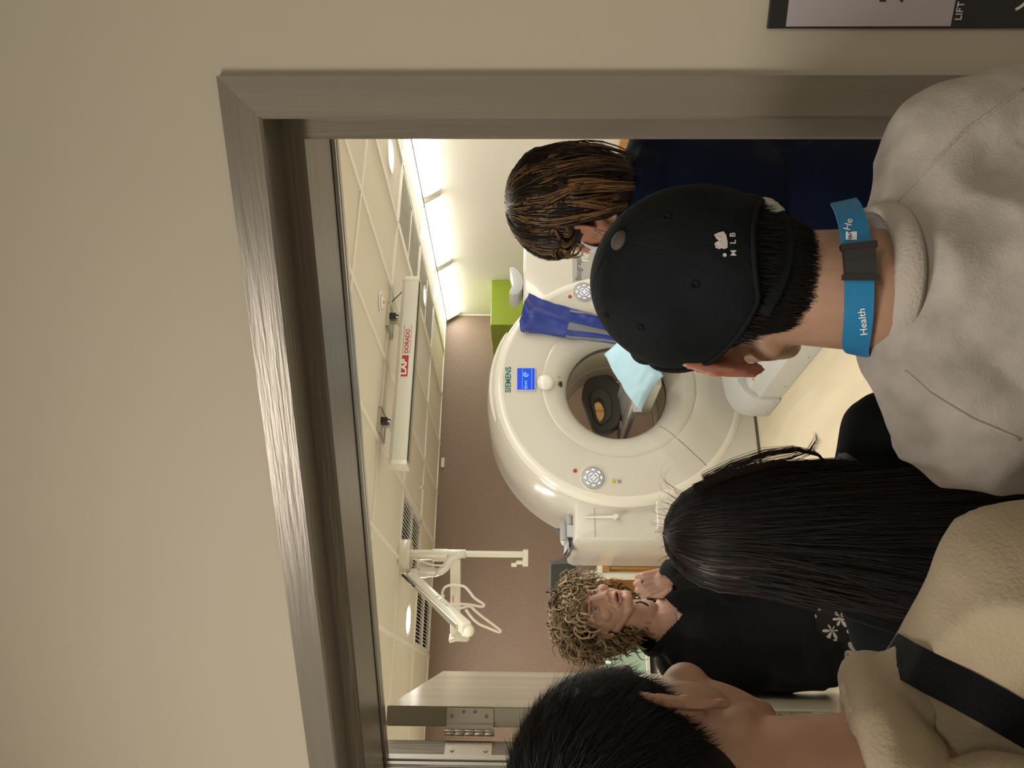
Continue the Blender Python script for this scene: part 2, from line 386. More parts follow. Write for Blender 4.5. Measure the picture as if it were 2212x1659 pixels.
# ---- door leaf, opened into the room
K = Vector((-.915, 1.985, 0)); dl = Vector((-.294, .956, 0)).normalized(); da = math.atan2(dl.y, dl.x)
dr_ = link('door_1', None, kind='structure', loc=K, rotz=da)      # local x along the leaf, -y towards the opening
DL, DH = 1.47, 2.11
MB().box(.02, DL, -.070, -.025, .01, DH).obj('door_leaf', [M['door_edge']], dr_)
MB().box(.022, DL-.002, -.0725, -.0702, .012, DH-.002).obj('door_facing', M['door'], dr_, bevel=.0008)
MB().box(.022, DL-.002, -.0248, -.0225, .012, DH-.002).obj('door_facing', M['door'], dr_, bevel=.0008)
def screw(parent, x, y, z, ax='x'):
    mb = MB(); mb.lathe([(.0001, -.0022), (.0052, -.002), (.0058, -.0005), (.0058, 0)], (x, y, z), axis=ax, n=16)
    o = mb.obj('screw', M['screw'], parent, smooth=True)
    c = MB(); c.box(x-.0026, x-.0021, y-.0035, y+.0035, z-.0007, z+.0007); c.box(x-.0026, x-.0021, y-.0007, y+.0007, z-.0035, z+.0035)
    c.obj('screw_slot', M['black'], parent)
for hz in (1.828, 1.0, .2):
    hg = link('hinge', MB().box(.0165, .0200, -.068, -.024, hz, hz+.124).mesh('hinge_leaf', M['hinge'], bevel=.0006), dr_)
    for (dy, dz) in ((-.049, .020), (-.060, .050), (-.060, .080), (-.049, .110)): screw(hg, .0165, dy, hz+dz)
    kn = MB()
    for i in range(5):
        z0 = hz-.003+i*.0262
        kn.lathe([(.0001, z0), (.0075, z0), (.0085, z0+.002), (.0085, z0+.0235), (.0075, z0+.0252), (.0001, z0+.0252)], (.008, -.010, 0), n=20)
    kn.obj('hinge_barrel', M['hinge'], hg, smooth=50)
    # arm from barrel to leaf
    MB().box(.010, .0185, -.030, -.008, hz+.001, hz+.123).obj('hinge_web', M['hinge'], hg)
    # jamb leaf lies on the frame
    q = MB().box(-OW-.0, -OW+.0032, .300, .352, hz+.002, hz+.123)
    jf = q.obj('jamb_hinge_leaf', M['hinge'], df, bevel=.0006)
    for dz in (.018, .104):
        mb = MB(); mb.lathe([(.0001, .0052), (.0052, .005), (.0058, .0032)], (-OW, .327, hz+dz), axis='x', n=16); mb.obj('screw', M['screw'], jf, smooth=True)
lk = MB().box(.0165, .0200, -.060, -.030, 1.26, 1.36); lk.obj('edge_plate', M['grey'], dr_)
# lead-lined bolt detail low on the door edge (dark plate with a ring)
zz = 1.75-(1805-1131)/F*1.99
ep = MB().box(.0160, .0200, -.064, -.030, zz-.02, zz+.02).obj('strike_plate', M['mon_frame'], dr_, bevel=.001)
MB().lathe([(.005, 0), (.007, -.001), (.008, 0)], (.0160, -.044, zz-.006), axis='x', n=16).obj('plate_ring', M['screw'], ep)
# ---- wall sign outside the door (upper right corner of the picture)
t = thing('door_sign', 'framed black and white door sign on the beige wall beside the door frame', 'sign', DW(0, 0), DOORA)
def onwall(x, y):               # pixel -> entry wall coordinates
    a = at(x, y, 1.0)-CAM
    n = Vector((-math.sin(DOORA), math.cos(DOORA), 0)); k = (P0-CAM).dot(n)/a.dot(n)
    p = CAM+a*k; q = p-P0
    return q.x*math.cos(DOORA)+q.y*math.sin(DOORA), p.z
x0, z1 = onwall(1655, 62); x1 = x0+.30; z0 = onwall(2380, 62)[1]
MB().box(x0, x1, -.006, 0, z0, z1).obj('sign_board', M['black'], t, bevel=.001)
xa, za = onwall(1694, 58); zb = onwall(2047, 58)[1]
MB().box(xa, x1-.02, -.0075, -.0062, zb, za).obj('sign_panel', mat('sign panel', (.47, .43, .46), .5), t)
dark = mat('dark sign print', (.06, .02, .05), .5)
xt, zt = onwall(1975, 3)
text('sign_number', '2.8', .045, dark, t, (xt-.002, -.0078, onwall(1942, 10)[1]), (R_(90), 0, 0), bold=.001)
xt, zt = onwall(2070, 45)
text('sign_word', 'LIFT', .0125, M['paper'], t, (xt, -.0066, zt), (R_(90), 0, 0))
xt, zt = onwall(2183, -16)
tt = MB()
for a0, a1 in ((200, 262), (278, 340)):
    tt.tube([(xt+.022*math.cos(R_(a)), -.0066, zt+.022*math.sin(R_(a))) for a in range(a0, a1+1, 10)], .002, 6)
tt.obj('sign_symbol', M['paper'], t)
# ================================================================ SCANNER (room coordinates, origin below the bore centre on the front face)
GA, GB, GZ = 2.33, 5.45, 1.03
sc_t = room_thing('scanner', 'large cream ring-shaped medical scanner with a round bore in front of the brown wall', 'scanner', GA, GB)
N = 128
def ringshape(profile, clampz=True):
    mb = MB(); vs = []
    for r, h in profile:
        for j in range(N):
            a = 2*math.pi*j/N; x, z = r*math.cos(a), GZ+r*math.sin(a)
            if clampz: z = max(z, .06)
            vs.append((x, h, z))
    k = len(profile); fs = [(i*N+j, i*N+(j+1) % N, (i+1)*N+(j+1) % N, (i+1)*N+j) for i in range(k-1) for j in range(N)]
    return mb.add(vs, fs)
# front cover: funnel flare, flat face, gently sloped rim
fp = [(.395, .20), (.40, .165), (.415, .125), (.44, .085), (.475, .052), (.515, .030), (.56, .018), (.59, .014), (.594, .0175), (.60, .012), (.70, .004), (.82, .0), (.895, .003)]
o = ringshape(fp).obj('front_cover', M['shell'], sc_t, smooth=60)
ringshape([(.895, .003), (.905, .001), (.93, .004), (.955, .018), (.968, .045), (.965, .062), (.955, .07)]).obj('front_rim', M['shell_rim'], sc_t, smooth=60)
ringshape([(.955, .07), (.97, .075), (.985, .11), (1.01, .22), (1.03, .36), (1.03, .95), (1.0, 1.02), (.95, 1.04), (.62, 1.04), (.50, .99), (.42, .93), (.395, .86)]).obj('gantry_body', M['shell'], sc_t, smooth=50)
ringshape([(.395, .2), (.392, .205), (.392, .255), (.398, .258)]).obj('dark_gap_ring', M['shell_dark'], sc_t, smooth=40, label='dark brown ring just inside the bore')
ringshape([(.398, .258), (.398, .60), (.394, .602), (.394, .615), (.398, .617), (.398, .861)]).obj('bore_liner', M['bore'], sc_t, smooth=40)
# seams on the lower cover: two thin dark joints
for sgn in (-1, 1):
    p = []; sm = MB()
    for r in np.linspace(.44, .90, 16):
        hh = np.interp(r, [q[0] for q in fp], [q[1] for q in fp]); a = R_(270+sgn*47)
        p.append((r*math.cos(a), hh-.0008, GZ+r*math.sin(a)))
    sm.tube(p, .0022, 5)
    sm.obj('cover_seam', M['grey_text'], sc_t)
# plinth
MB().box(-.95, .95, .10, 1.0, 0, .08).obj('plinth', M['shell_dark'], sc_t)
# front skirt below the ring
MB().prism([(-1.12, .02), (-1.12, .8), (-.86, .8), (-.80, .62), (-.65, .41), (-.45, .255), (-.2, .155), (0, .13), (.2, .155), (.45, .255), (.65, .41), (.8, .62), (.86, .8), (1.2, .8), (1.2, .02)], .015, .11, 'y').obj('front_skirt', M['shell'], sc_t, bevel=.008)
MB().box(-1.11, 1.19, .02, .1, 0, .02).obj('foot_strip', M['shell_dark'], sc_t)
# top detail: raised lip on the rim crown
p = []
lip = MB()
lip.tube([(1.0*math.cos(R_(a)), .085+.012*math.sin(math.pi*(a-62)/46), GZ+.985*math.sin(R_(a))) for a in range(62, 109, 3)], [.004+.018*math.sin(math.pi*(a-62)/46)**.5 for a in range(62, 109, 3)], 10)
lip.obj('crown_lip', M['shell_rim'], sc_t, smooth='all')
# wings
def wing(x0, x1, y0, y1, top, ch, nm, lab=None):
    mb = MB(); mb.prism([(x0, .06), (x0, top-ch), (x0+ch*.4, top), (x1, top), (x1, .06)], y0, y1, 'y')
    return mb.obj(nm, M['shell'], sc_t, bevel=.02, smooth=50, label=lab)
wing(1.14-GA, 1.75-GA, .10, 1.2, 1.385, .05, 'side_cabinet', 'cream side cabinet left of the ring, with grey holders on top')
wing(2.75-GA, 3.80-GA, .10, 1.0, 1.772, .02, 'side_panel', 'tall cream side panel right of the ring with the grey name band')
# recessed handle on the left wing
hn = MB(); hn.tube([(1.30-GA, .085, 1.31), (1.30-GA, .075, 1.16), (1.30-GA, .06, 1.10)], [.007, .009, .010], 10)
hn.lathe([(.0001, -.0), (.018, .0), (.018, .05), (.0001, .05)], (1.30-GA, .045, 1.09), axis='y', n=20)
hn.obj('lever_handle', M['shell_rim'], sc_t, smooth=50)
MB().prism([(1.16-GA, 1.24), (1.16-GA, 1.245), (1.42-GA, 1.245), (1.42-GA, 1.24)], .096, .1, 'y').obj('cabinet_seam', M['bore'], sc_t)
# name band with lettering
nb = MB().box(2.9-GA, 3.80-GA, .090, .098, 1.18, 1.362).obj('name_band', M['light_grey'], sc_t)
nb.data.materials[0] = mat('band grey', (.44, .45, .44), .4)
text('name_lettering', 'Biograph', .068, M['grey_text'], nb, (3.285-GA, .0885, 1.292), (R_(90), 0, 0), bold=.0003)
text('name_lettering', 'm', .068, M['grey_text'], nb, (3.285-GA+.285, .0885, 1.292), (R_(90), 0, 0), bold=.0003)
text('name_lettering', 'Flow', .075, M['white_text'], nb, (3.47-GA, .0885, 1.225), (R_(90), 0, 0), bold=.0012)
# maker lettering, display, dome, slot
def face(x, y, dy=0):            # pixel -> scanner face coordinates
    n = Vector((-math.sin(ROOM), math.cos(ROOM), 0)); O = RW(GA, GB+dy)
    d = at(x, y, 1.0)-CAM; k = (O-CAM).dot(n)/d.dot(n); p = CAM+d*k-O
    return p.x*math.cos(ROOM)+p.y*math.sin(ROOM), p.z
x0, z0 = face(1103, 848); x1, z1 = face(1103, 786)
text('maker_lettering', 'SIEMENS', .062, M['teal'], sc_t, (x0, -.0015, z0), (R_(90), 0, 0), bold=.0009, sx=(x1-x0)/.272, spacing=1.06)
xa, za = face(1117, 843); xb, zb = face(1155, 797)
ds = MB().box(xa-.006, xb+.006, -.012, .01, zb-.006, za+.006).obj('display_bezel', M['light_grey'], sc_t, bevel=.003)
MB().box(xa, xb, -.0135, -.0121, zb, za).obj('display', M['screen_blue'], ds)
l = MB(); zw = za-zb
for q in (.30, .83): l.box(xa+.004, xb-.004, -.0142, -.0136, za-zw*q-.0008, za-zw*q+.0008)
xm = (xa+xb)/2
xi, zi = xa+(xb-xa)*.70, (za+zb)/2+.0
l.tube([(xi+.018*math.cos(R_(a)), -.0142, zi+.018*math.sin(R_(a))) for a in range(0, 300, 20)], .0022, 6)
l.tube([(xi+.009*math.cos(R_(a)), -.0142, zi+.009*math.sin(R_(a))) for a in range(0, 361, 30)], .0016, 6)
for a, b in (((.42, .06), (.37, 0)), ((.37, 0), (.42, -.06)), ((.16, .06), (.21, 0)), ((.21, 0), (.16, -.06))):
    l.tube([(xa+(xb-xa)*a[0], -.0142, zi+a[1]*.2), (xa+(xb-xa)*b[0], -.0142, zi+b[1]*.2)], .0011, 5)
for i in range(4): l.box(xa+(xb-xa)*(.24+.03*i), xa+(xb-xa)*(.255+.03*i), -.0142, -.0136, zi-.006, zi+.006)
for dx, dz in ((0, .009), (0, -.009), (.009, 0), (-.009, 0), (0, 0)): l.box(xa+.016+dx-.003, xa+.016+dx+.003, -.0142, -.0136, zi+dz-.003, zi+dz+.003)
l.obj('display_symbols', M['screen_line'], ds)
x, z = face(1178, 826)
dm = MB(); dm.ell((x, .0, z), (.064, .045, .066), n=28, m=16); dm.obj('camera_dome', M['shell_rim'], sc_t, smooth='all')
x, z = face(1211, 832, .1)
MB().box(x-.022, x+.010, .045, .16, z-.012, z+.014).obj('laser_slot', M['black'], sc_t, bevel=.004)
x, z = face(1210, 808); MB().lathe([(.0001, -.003), (.006, -.002), (.007, .02)], (x, .04, z), axis='y', n=12).obj('sensor_hole', M['grey'], sc_t)
# control pads with ring of lit keys
for (px, py) in ((1282, 1032), (1262, 631)):
    x, z = face(px, py)
    pd = MB().lathe([(.0001, -.006), (.080, -.006), (.084, -.003), (.086, .006)], (x, 0, z), axis='y', n=48).obj('control_pad', M['grey'], sc_t, smooth=50)
    MB().lathe([(.086, .004), (.092, -.004), (.097, .004)], (x, 0, z), axis='y', n=48).obj('pad_rim', M['shell_rim'], pd, smooth=60)
    for i in range(4):
        a0 = 45+90*i
        for s_, rr in ((1, .030),):
            kb = MB(); kb.tube([(x+.034*math.cos(R_(a)), -.0075, z+.034*math.sin(R_(a))) for a in range(a0-34, a0+35, 9)], .0022, 5); kb.obj('key_arc', M['led'], pd)
        a = R_(a0+45); c_, s2 = math.cos(a), math.sin(a); kb = MB()
        cx_, cz_ = x+.013*c_, z+.013*s2
        kb.add([(cx_+.012*c_, -.0072, cz_+.012*s2), (cx_-.006*c_-.006*s2, -.0072, cz_-.006*s2+.006*c_), (cx_-.006*c_+.006*s2, -.0072, cz_-.006*s2-.006*c_), (cx_, -.0090, cz_)], [(0, 1, 3), (1, 2, 3), (2, 0, 3), (0, 2, 1)])
        kb.obj('arrow_key', M['led'], pd)
    for i in range(8):
        a = R_(45*i+ (0)); cx_, cz_ = x+.060*math.cos(a), z+.060*math.sin(a)
        kb = MB(); tv = a+math.pi/2
        kb.tube([(cx_+.012*math.cos(tv+q)*k-.004*math.cos(a)*abs(k), -.0075, cz_+.012*math.sin(tv+q)*k-.004*math.sin(a)*abs(k)) for k, q in ((-1, 0), (-.5, 0), (0, 0), (.5, 0), (1, 0))], .0026, 5)
        kb.box(cx_-.004*1, cx_+.004, -.0082, -.0062, cz_-.003, cz_+.009)
        kb.obj('ring_key', M['led'], pd)
def button(px, py, r, m_, nm='button', lab=None):
    x, z = face(px, py); MB().lathe([(.0001, -.012), (r*.8, -.011), (r, -.006), (r, .006)], (x, 0, z), axis='y', n=24).obj(nm, m_, sc_t, smooth=50, label=lab)
button(1242, 1017, .014, M['red_btn'], 'emergency_button', 'red emergency button'); button(1231, 641, .014, M['red_btn'], 'emergency_button', 'red emergency button')
button(1324, 1039, .014, M['yellow_btn'], lab='yellow button'); button(1337, 1040, .013, mat('lilac grey button', (.3, .28, .36), .4), lab='grey button')
# bottom left small seam on rim
# ---- patient couch
ct = room_thing('patient_couch', 'scanner patient couch with ribbed grey floor base and pale top reaching into the bore', 'couch', GA, 5.2)
base = MB(); base.prism([(-.34, 0), (-.34, .15), (-.31, .165), (-.28, .21), (-.22, .225), (.22, .225), (.28, .21), (.34, .15), (.34, 0)], -2.5, -.30, 'y')
base.obj('couch_base', M['light_grey'], ct, bevel=.004)
rb = MB()
for i in range(60):
    y = -.36-i*.018; rb.prism([(-.21, .222), (-.21, .238), (.21, .238), (.21, .222)], y-.005, y+.005, 'y')
o = rb.obj('ribbed_bellows', M['shell'], ct); o['kind'] = 'stuff'
eb = MB(); eb.prism([(-.36, 0), (-.36, .12), (-.345, .19), (-.30, .25), (-.22, .29), (-.1, .305), (.1, .305), (.22, .29), (.30, .25), (.36, .12), (.36, 0)], -.30, .02, 'y')
eb.obj('base_end_cover', M['light_grey'], ct, bevel=.012, smooth=50)
MB().lathe([(.0001, -.0), (.010, -.0), (.012, .004)], (-.262, -.44, .222), axis='z', n=16).obj('yellow_sticker', M['yellow_btn'], ct)
bo = MB()
for y in (-.08, -.27, -.5, -.95, -1.4): bo.lathe([(.0001, -.344), (.006, -.344), (.007, -.338)] if y < -.3 else [(.0001, -.364), (.006, -.364), (.007, -.358)], (0, y, .035), axis='x', n=12)
bo.obj('base_bolt', M['grey'], ct)
# column and top
MB().prism([(-.20, .22), (-.24, .60), (-.22, .84), (.22, .84), (.24, .60), (.20, .22)], -2.3, -1.3, 'y').obj('couch_column', M['shell'], ct, bevel=.02)
tp = MB(); tp.prism([(-.205, .925), (-.205, .95), (-.16, .935), (0, .915), (.16, .935), (.205, .95), (.205, .925), (.12, .885), (-.12, .885)], -2.2, 1.25, 'y')
tp.obj('couch_top', M['shell_rim'], ct)
for s_ in (-1, 1):
    MB().box(s_*.215-.012, s_*.215+.012, -2.2, 1.28, .895, .94).obj('side_rail', M['silver'], ct, bevel=.003)
    MB().box(s_*.232-.006, s_*.232+.006, -2.2, 1.28, .905, .93).obj('rail_groove', M['mon_frame'], ct)
MB().prism([(-.13, .75), (-.13, .885), (.15, .885), (.15, .75)], .0, .62, 'y').obj('top_support', M['shell'], ct, bevel=.01)
# ---- grey arm and head rest standing on the couch end, beyond the bore
hr = room_thing('head_rest', 'dark grey foam rest with an oval hole, seen through the scanner bore', 'head rest', GA, 6.28, .0)
def rest(px, py): return face(px, py, 6.28-GB)
c4 = lambda a, b: (1020+a/3.456, 560+b/3.456)
op = [(955, 860), (1020, 885), (1080, 935), (1112, 1010), (1122, 1090), (1112, 1180), (1090, 1255), (1050, 1290), (990, 1312), (930, 1300), (893, 1262), (872, 1200), (850, 1130), (822, 1060), (818, 1005), (830, 955), (870, 905), (910, 868)]
ip = [(945, 1050), (968, 1068), (986, 1110), (988, 1165), (972, 1205), (955, 1232), (940, 1225), (925, 1190), (912, 1130), (908, 1085), (918, 1062)]
def tr(ps): return [rest(*c4(a, b)) for a, b in ps]
O_ = tr(op); I_ = tr(ip)
cx_ = sum(p[0] for p in I_)/len(I_); cz_ = sum(p[1] for p in I_)/len(I_)
def resamp(P, n=40):
    out = []
    for i in range(n):
        a = 2*math.pi*i/n; d = Vector((math.cos(a), math.sin(a))); best = 0
        for j in range(len(P)):
            p = Vector(P[j])-Vector((cx_, cz_)); q = Vector(P[(j+1) % len(P)])-Vector((cx_, cz_)); e = q-p
            den = d.x*e.y-d.y*e.x
            if abs(den) < 1e-9: continue
            t_ = (p.x*e.y-p.y*e.x)/den; u_ = (p.x*d.y-p.y*d.x)/den
            if t_ > 0 and -1e-6 <= u_ <= 1+1e-6: best = max(best, t_)
        out.append((cx_+d.x*best, cz_+d.y*best))
    return out
O2, I2 = resamp(O_), resamp(I_); n = 40
mb = MB(); vs = []
lay = [(1.0, -.05), (.93, -.07), (.55, -.062), (.50, -.055), (.40, -.055), (.36, -.075), (.12, -.075), (.0, -.06), (.0, .05), (.3, .07), (.9, .07), (1.0, .05)]
for f_, dep in lay:
    for i in range(n): vs.append((I2[i][0]+(O2[i][0]-I2[i][0])*f_, dep, I2[i][1]+(O2[i][1]-I2[i][1])*f_))
k = len(lay); fs = [(i*n+j, i*n+(j+1) % n, ((i+1) % k)*n+(j+1) % n, ((i+1) % k)*n+j) for i in range(k) for j in range(n)]
mb.add(vs, fs); mb.obj('foam_rest', M['pad_grey'], hr, smooth=45)
zb_ = min(p[1] for p in O2); MB().box(-.16, .16, -.05, .06, .935, max(zb_+.03, .95)).obj('rest_foot', M['pad_grey'], hr)
# ---- pillow lying askew on the couch
def pillow(name, label, corners, thick, loc, m_, n=14):
    A, B, C, D = [Vector(c) for c in corners]; nrm = ((C-A).cross(D-B)).normalized(); mb = MB(); vs = []
    for side in (1, -1):
        for i in range(n+1):
            for j in range(n+1):
                u, v = i/n, j/n; p = A*(1-u)*(1-v)+B*u*(1-v)+C*u*v+D*(1-u)*v
                cc = (A+B+C+D)/4
                e = 16*u*(1-u)*v*(1-v); pin = .10*(1-abs(2*u-1)**2)*(abs(2*v-1)**6) + .10*(1-abs(2*v-1)**2)*(abs(2*u-1)**6)
                p = p + (cc-p)*pin
                w_ = noise.noise(Vector((p.x*14, p.y*14, p.z*30)))*.008+noise.noise(Vector((u*9, v*3, 3)))*.006
                vs.append(p + nrm*side*(thick/2*(e**.45)+ (w_ if e > 0 else 0)))
    m1 = (n+1)**2
    fs = []
    for s_ in (0, 1):
        for i in range(n):
            for j in range(n):
                a = s_*m1+i*(n+1)+j; f_ = (a, a+1, a+n+2, a+n+1); fs.append(f_ if s_ == 0 else f_[::-1])
    mb.add(vs, fs); me = mb.mesh(name, m_, smooth='all')
    bm = bmesh.new(); bm.from_mesh(me); bmesh.ops.remove_doubles(bm, verts=bm.verts, dist=.0004); bmesh.ops.subdivide_edges(bm, edges=bm.edges, cuts=1, use_grid_fill=True, smooth=.6)
    bmesh.ops.recalc_face_normals(bm, faces=bm.faces); bm.to_mesh(me); bm.free(); me.polygons.foreach_set('use_smooth', [True]*len(me.polygons))
    return me
pc = [at(1304, 765, 5.15), at(1384, 893, 5.22), at(1434, 812, 4.82), at(1375, 680, 4.75)]
pme = pillow('pillow_case', None, pc, .15, None, M['pillow'])
plo = link('pillow', pme, None, 'pale blue pillow lying askew on the couch top in front of the bore', 'pillow')
tg = MB(); a = at(1370, 880, 5.2); b = at(1382, 890, 5.2)
tg.box(a.x-.03, a.x+.02, a.y-.012, a.y-.004, a.z-.05, a.z+.01); tg.obj('pillow_tag', M['clear'], plo, label='clear plastic tag')
# ---- royal blue apron hanging from the scanner rim
cl = lambda a, b: (1020+a/3.456, 560+b/3.456)
left_e = [(352, 440), (362, 535), (540, 545), (700, 580), (860, 605), (1040, 625), (1300, 660)]
ax0 = [(355, 450), (430, 245), (520, 290), (700, 370), (880, 410), (970, 430), (1250, 470)]
# grid of the front sheet: rows go down the hanging strip
rows = [((352, 460), (425, 247)), ((362, 535), (520, 300)), ((540, 548), (640, 345)), ((700, 580), (760, 380)), ((860, 603), (880, 405)), ((1040, 628), (980, 435)), ((1300, 665), (1250, 470)), ((1500, 690), (1450, 500))]
vs = []; n = 12; rr = 40; mb = MB()
def lerp(a, b, t_): return a+(b-a)*t_
grid = []
for r in range(rr+1):
    f_ = r/rr*(len(rows)-1); i = min(int(f_), len(rows)-2); t_ = f_-i
    L0 = [lerp(rows[i][0][k], rows[i+1][0][k], t_) for k in (0, 1)]; R0 = [lerp(rows[i][1][k], rows[i+1][1][k], t_) for k in (0, 1)]
    row = []
    for j in range(n+1):
        q = j/n; px, py = cl(lerp(L0[0], R0[0], q), lerp(L0[1], R0[1], q))
        x, z = face(px, py, -.06)
        fold = .022*math.sin(q*9+r*.12)+.012*noise.noise(Vector((q*5, r*.35, 1)))-.05*math.sin(math.pi*q)
        row.append((x, fold, z))
    grid.append(row)
base_y = -.06
for side in (0, 1):
    for row in grid:
        for j, (x, y, z) in enumerate(row):
            q = j/n; y2 = y+base_y if side == 0 else base_y+.045-.04*(2*q-1)**8
            vs.append((x, y2 if side == 0 else max(y2, y+base_y+.003), z))
S = (rr+1)*(n+1)
for r in range(rr):
    for j in range(n):
        a = r*(n+1)+j
        mb.f.append((a, a+1, a+n+2, a+n+1)); mb.m.append(0)
        mb.f.append((S+a, S+a+n+1, S+a+n+2, S+a+1)); mb.m.append(1)
    for j in (0, n):
        a = r*(n+1)+j; mb.f.append((a, a+n+1, S+a+n+1, S+a) if j else (a, S+a, S+a+n+1, a+n+1)); mb.m.append(0)
for j in range(n): a = rr*(n+1)+j; mb.f.append((a, a+1, S+a+1, S+a)); mb.m.append(0)
mb.v = vs
ap = room_thing('apron', 'royal blue apron with silver tape hanging down the front of the scanner', 'apron', GA, GB, 0)
mb.obj('apron_cloth', [M['apron'], M['apron_in']], ap, smooth='all')
def strip(r0, r1, q0, q1, nm, m_):
    s_ = MB(); vv = []; nn = r1-r0
    for r in range(r0, r1+1):
        for q in np.linspace(q0, q1, 7):
            f_ = q*n; j = min(int(f_), n-1); t_ = f_-j; a = grid[r][j]; b = grid[r][j+1]
            vv.append((lerp(a[0], b[0], t_), lerp(a[1], b[1], t_)+base_y-.006, lerp(a[2], b[2], t_)))
    s_.add(vv, [(7*i+k, 7*i+k+1, 7*i+k+8, 7*i+k+7) for i in range(nn) for k in range(6)]); return s_.obj(nm, m_, ap, smooth='all')
strip(17, 38, .18, .40, 'silver_tape', M['reflect']); strip(16, 36, .84, .92, 'silver_tape', M['reflect']); strip(17, 38, .0, .06, 'silver_tape', M['reflect'])
# collar loop and hook
x, z = face(*cl(410, 555), -.06)
MB().tube([(x+.0, -.10, z), (x-.022, -.10, z-.012), (x-.034, -.10, z-.0), (x-.026, -.10, z+.016), (x+.004, -.10, z+.012)], .0022, 6).obj('clear_ring', M['silver'], ap)
x, z = face(*cl(360, 480), -.0)
MB().tube([(x+.03, .02, z-.05), (x+.03, -.05, z-.035), (x+.03, -.075, z-.02), (x+.03, -.085, z+.0)], .005, 8).obj('hook', M['silver'], ap)
# ---- white curved head cradle on the right wing's top
wt = room_thing('curved_cradle', 'white curved cradle standing on top of the scanner right panel', 'cradle', 3.25, 5.75, 1.772)
def top(px, py): x, z = face(px, py, .30); return x+GA-3.25, z-1.772
arc = [top(*p) for p in ((1099, 590), (1105, 589), (1114, 594), (1124, 606), (1128, 622), (1126, 636), (1117, 646), (1106, 650), (1098, 648), (1099, 640), (1106, 626), (1105, 610))]
zmin = min(p[1] for p in arc); arc = [(a, b-zmin) for a, b in arc]
MB().prism(arc, -.10, .12, 'y').obj('cradle_shell', M['light_grey'], wt, bevel=.006, smooth=50)
# ---- holders on the left cabinet: three grey tubes, headrest in a dark clear frame
for i, (pa, pb, r, lb) in enumerate((((1252, 1091), (1254, 1134), .026, 'grey cylinder on the left scanner cabinet, nearest the ring'), ((1240, 1128), (1242, 1168), .026, 'grey cylinder on the left scanner cabinet, further left and in front'), ((1245, 1127), (1247, 1166), .02, 'narrow grey cylinder on the left scanner cabinet, behind the other pair'))):
    dy = .35+(.12 if i == 2 else 0); A = face(*pa, dy); B = face(*pb, dy); lo = min(A[1], B[1])
    t = room_thing('phantom_cylinder', lb, 'cylinder', GA+(A[0]+B[0])/2, GB+dy, 1.385, 'grey cylinders on the scanner cabinet')
    h = abs(A[0]-B[0])/2; zc = max((A[1]+B[1])/2-1.385, r+.001) if i != 0 else r+.002
    zc = r+.002 if i != 1 else r+.045
    MB().lathe([(.0001, -h), (r*.9, -h), (r, -h+.004), (r, h-.004), (r*.9, h), (.0001, h)], (0, 0, zc), axis='x', n=28).obj('cylinder_body', M['grey'], t, smooth=50)
    MB().lathe([(r*.95, -h-.004), (r*.5, -h-.03), (.0001, -h-.04)], (0, 0, zc), axis='x', n=24).obj('cylinder_cap', M['light_grey'], t, smooth=50)
    if i == 1: MB().box(-h*.6, h*.6, -.02, .02, 0, .046).obj('cylinder_stand', M['light_grey'], t)
t = room_thing('head_holder', 'head holder with white pad in a dark clear frame on the left scanner cabinet', 'head holder', 1.27, 5.95, 1.385)
def hh(px, py): x, z = face(px, py, .5); return x+GA-1.27, z-1.385
fr = [hh(*p) for p in ((1200, 1149), (1206, 1151), (1212, 1155), (1222, 1163), (1230, 1172), (1233, 1184), (1228, 1196), (1216, 1206), (1203, 1214), (1190, 1215))]
fr2 = [(a, b-.012) for a, b in fr]
mb = MB(); pr = fr+[(a+.012 if i < 3 else a, b-.016) for i, (a, b) in reversed(list(enumerate(fr)))]
mb.prism(pr, -.09, .09, 'y'); mb.obj('clear_frame', M['mon_frame'], t, smooth=50)
pd_ = [hh(*p) for p in ((1216, 1158), (1222, 1160), (1226, 1168), (1229, 1178), (1227, 1188), (1220, 1198), (1216, 1203), (1219, 1190), (1220, 1178), (1219, 1168))]
MB().prism(pd_, -.08, .08, 'y').obj('white_pad', mat('pad white', (.72, .76, .85), .5), t, bevel=.004, smooth=50)
MB().box(-.03, .03, -.05, .05, 0, max(.02, hh(1231, 1180)[1]-.004)).obj('holder_foot', M['black'], t)
# ================================================================ laser bar under the ceiling
LB = RW(1.56, 5.0)
def barpt(px, py):
    n = Vector((-math.sin(ROOM), math.cos(ROOM), 0)); O = RW(0, 5.0); d = at(px, py, 1.0)-CAM; k = (O-CAM).dot(n)/d.dot(n); p = CAM+d*k
    return p.x*math.cos(ROOM)+p.y*math.sin(ROOM), p.z
xl, zl = barpt(880, 1003); xr, zr = barpt(903, 597); ztop = barpt(838, 1003)[1]; zbt = (zl+zr)/2
t = room_thing('laser_bar', 'long white positioning laser bar hanging below the ceiling in front of the scanner', 'laser bar', (xl+xr)/2, 5.0, zbt)
h = (xr-xl)/2; H = ztop-zbt; D_ = .16
pr = [(0, 0), (0, H*.80), (.02, H), (D_-.02, H), (D_, H*.8), (D_, 0)]
MB().prism(pr, -h+.03, h-.03, 'x').obj('bar_body', M['bar'], t, bevel=.002)
for s_ in (-1, 1): MB().prism([(-.004, -.004), (-.004, H*.82), (.018, H+.004), (D_-.016, H+.004), (D_+.004, H*.8), (D_+.004, -.004)], s_*h, s_*(h-.032), 'x').obj('end_cap', M['boom'], t, bevel=.004)
MB().box(-h+.03, h-.03, .03, .05, -.006, 0).obj('slot_rail', M['black'], t)
MB().box(-h+.03, h-.03, .10, .12, -.005, 0).obj('slot_rail', M['silver'], t)
x, z = barpt(866, 813); x -= (xl+xr)/2
lg = MB().box(x, x+.165, -.0018, -.0002, H*.28, H*.66).obj('red_logo_block', M['red_text'], t)
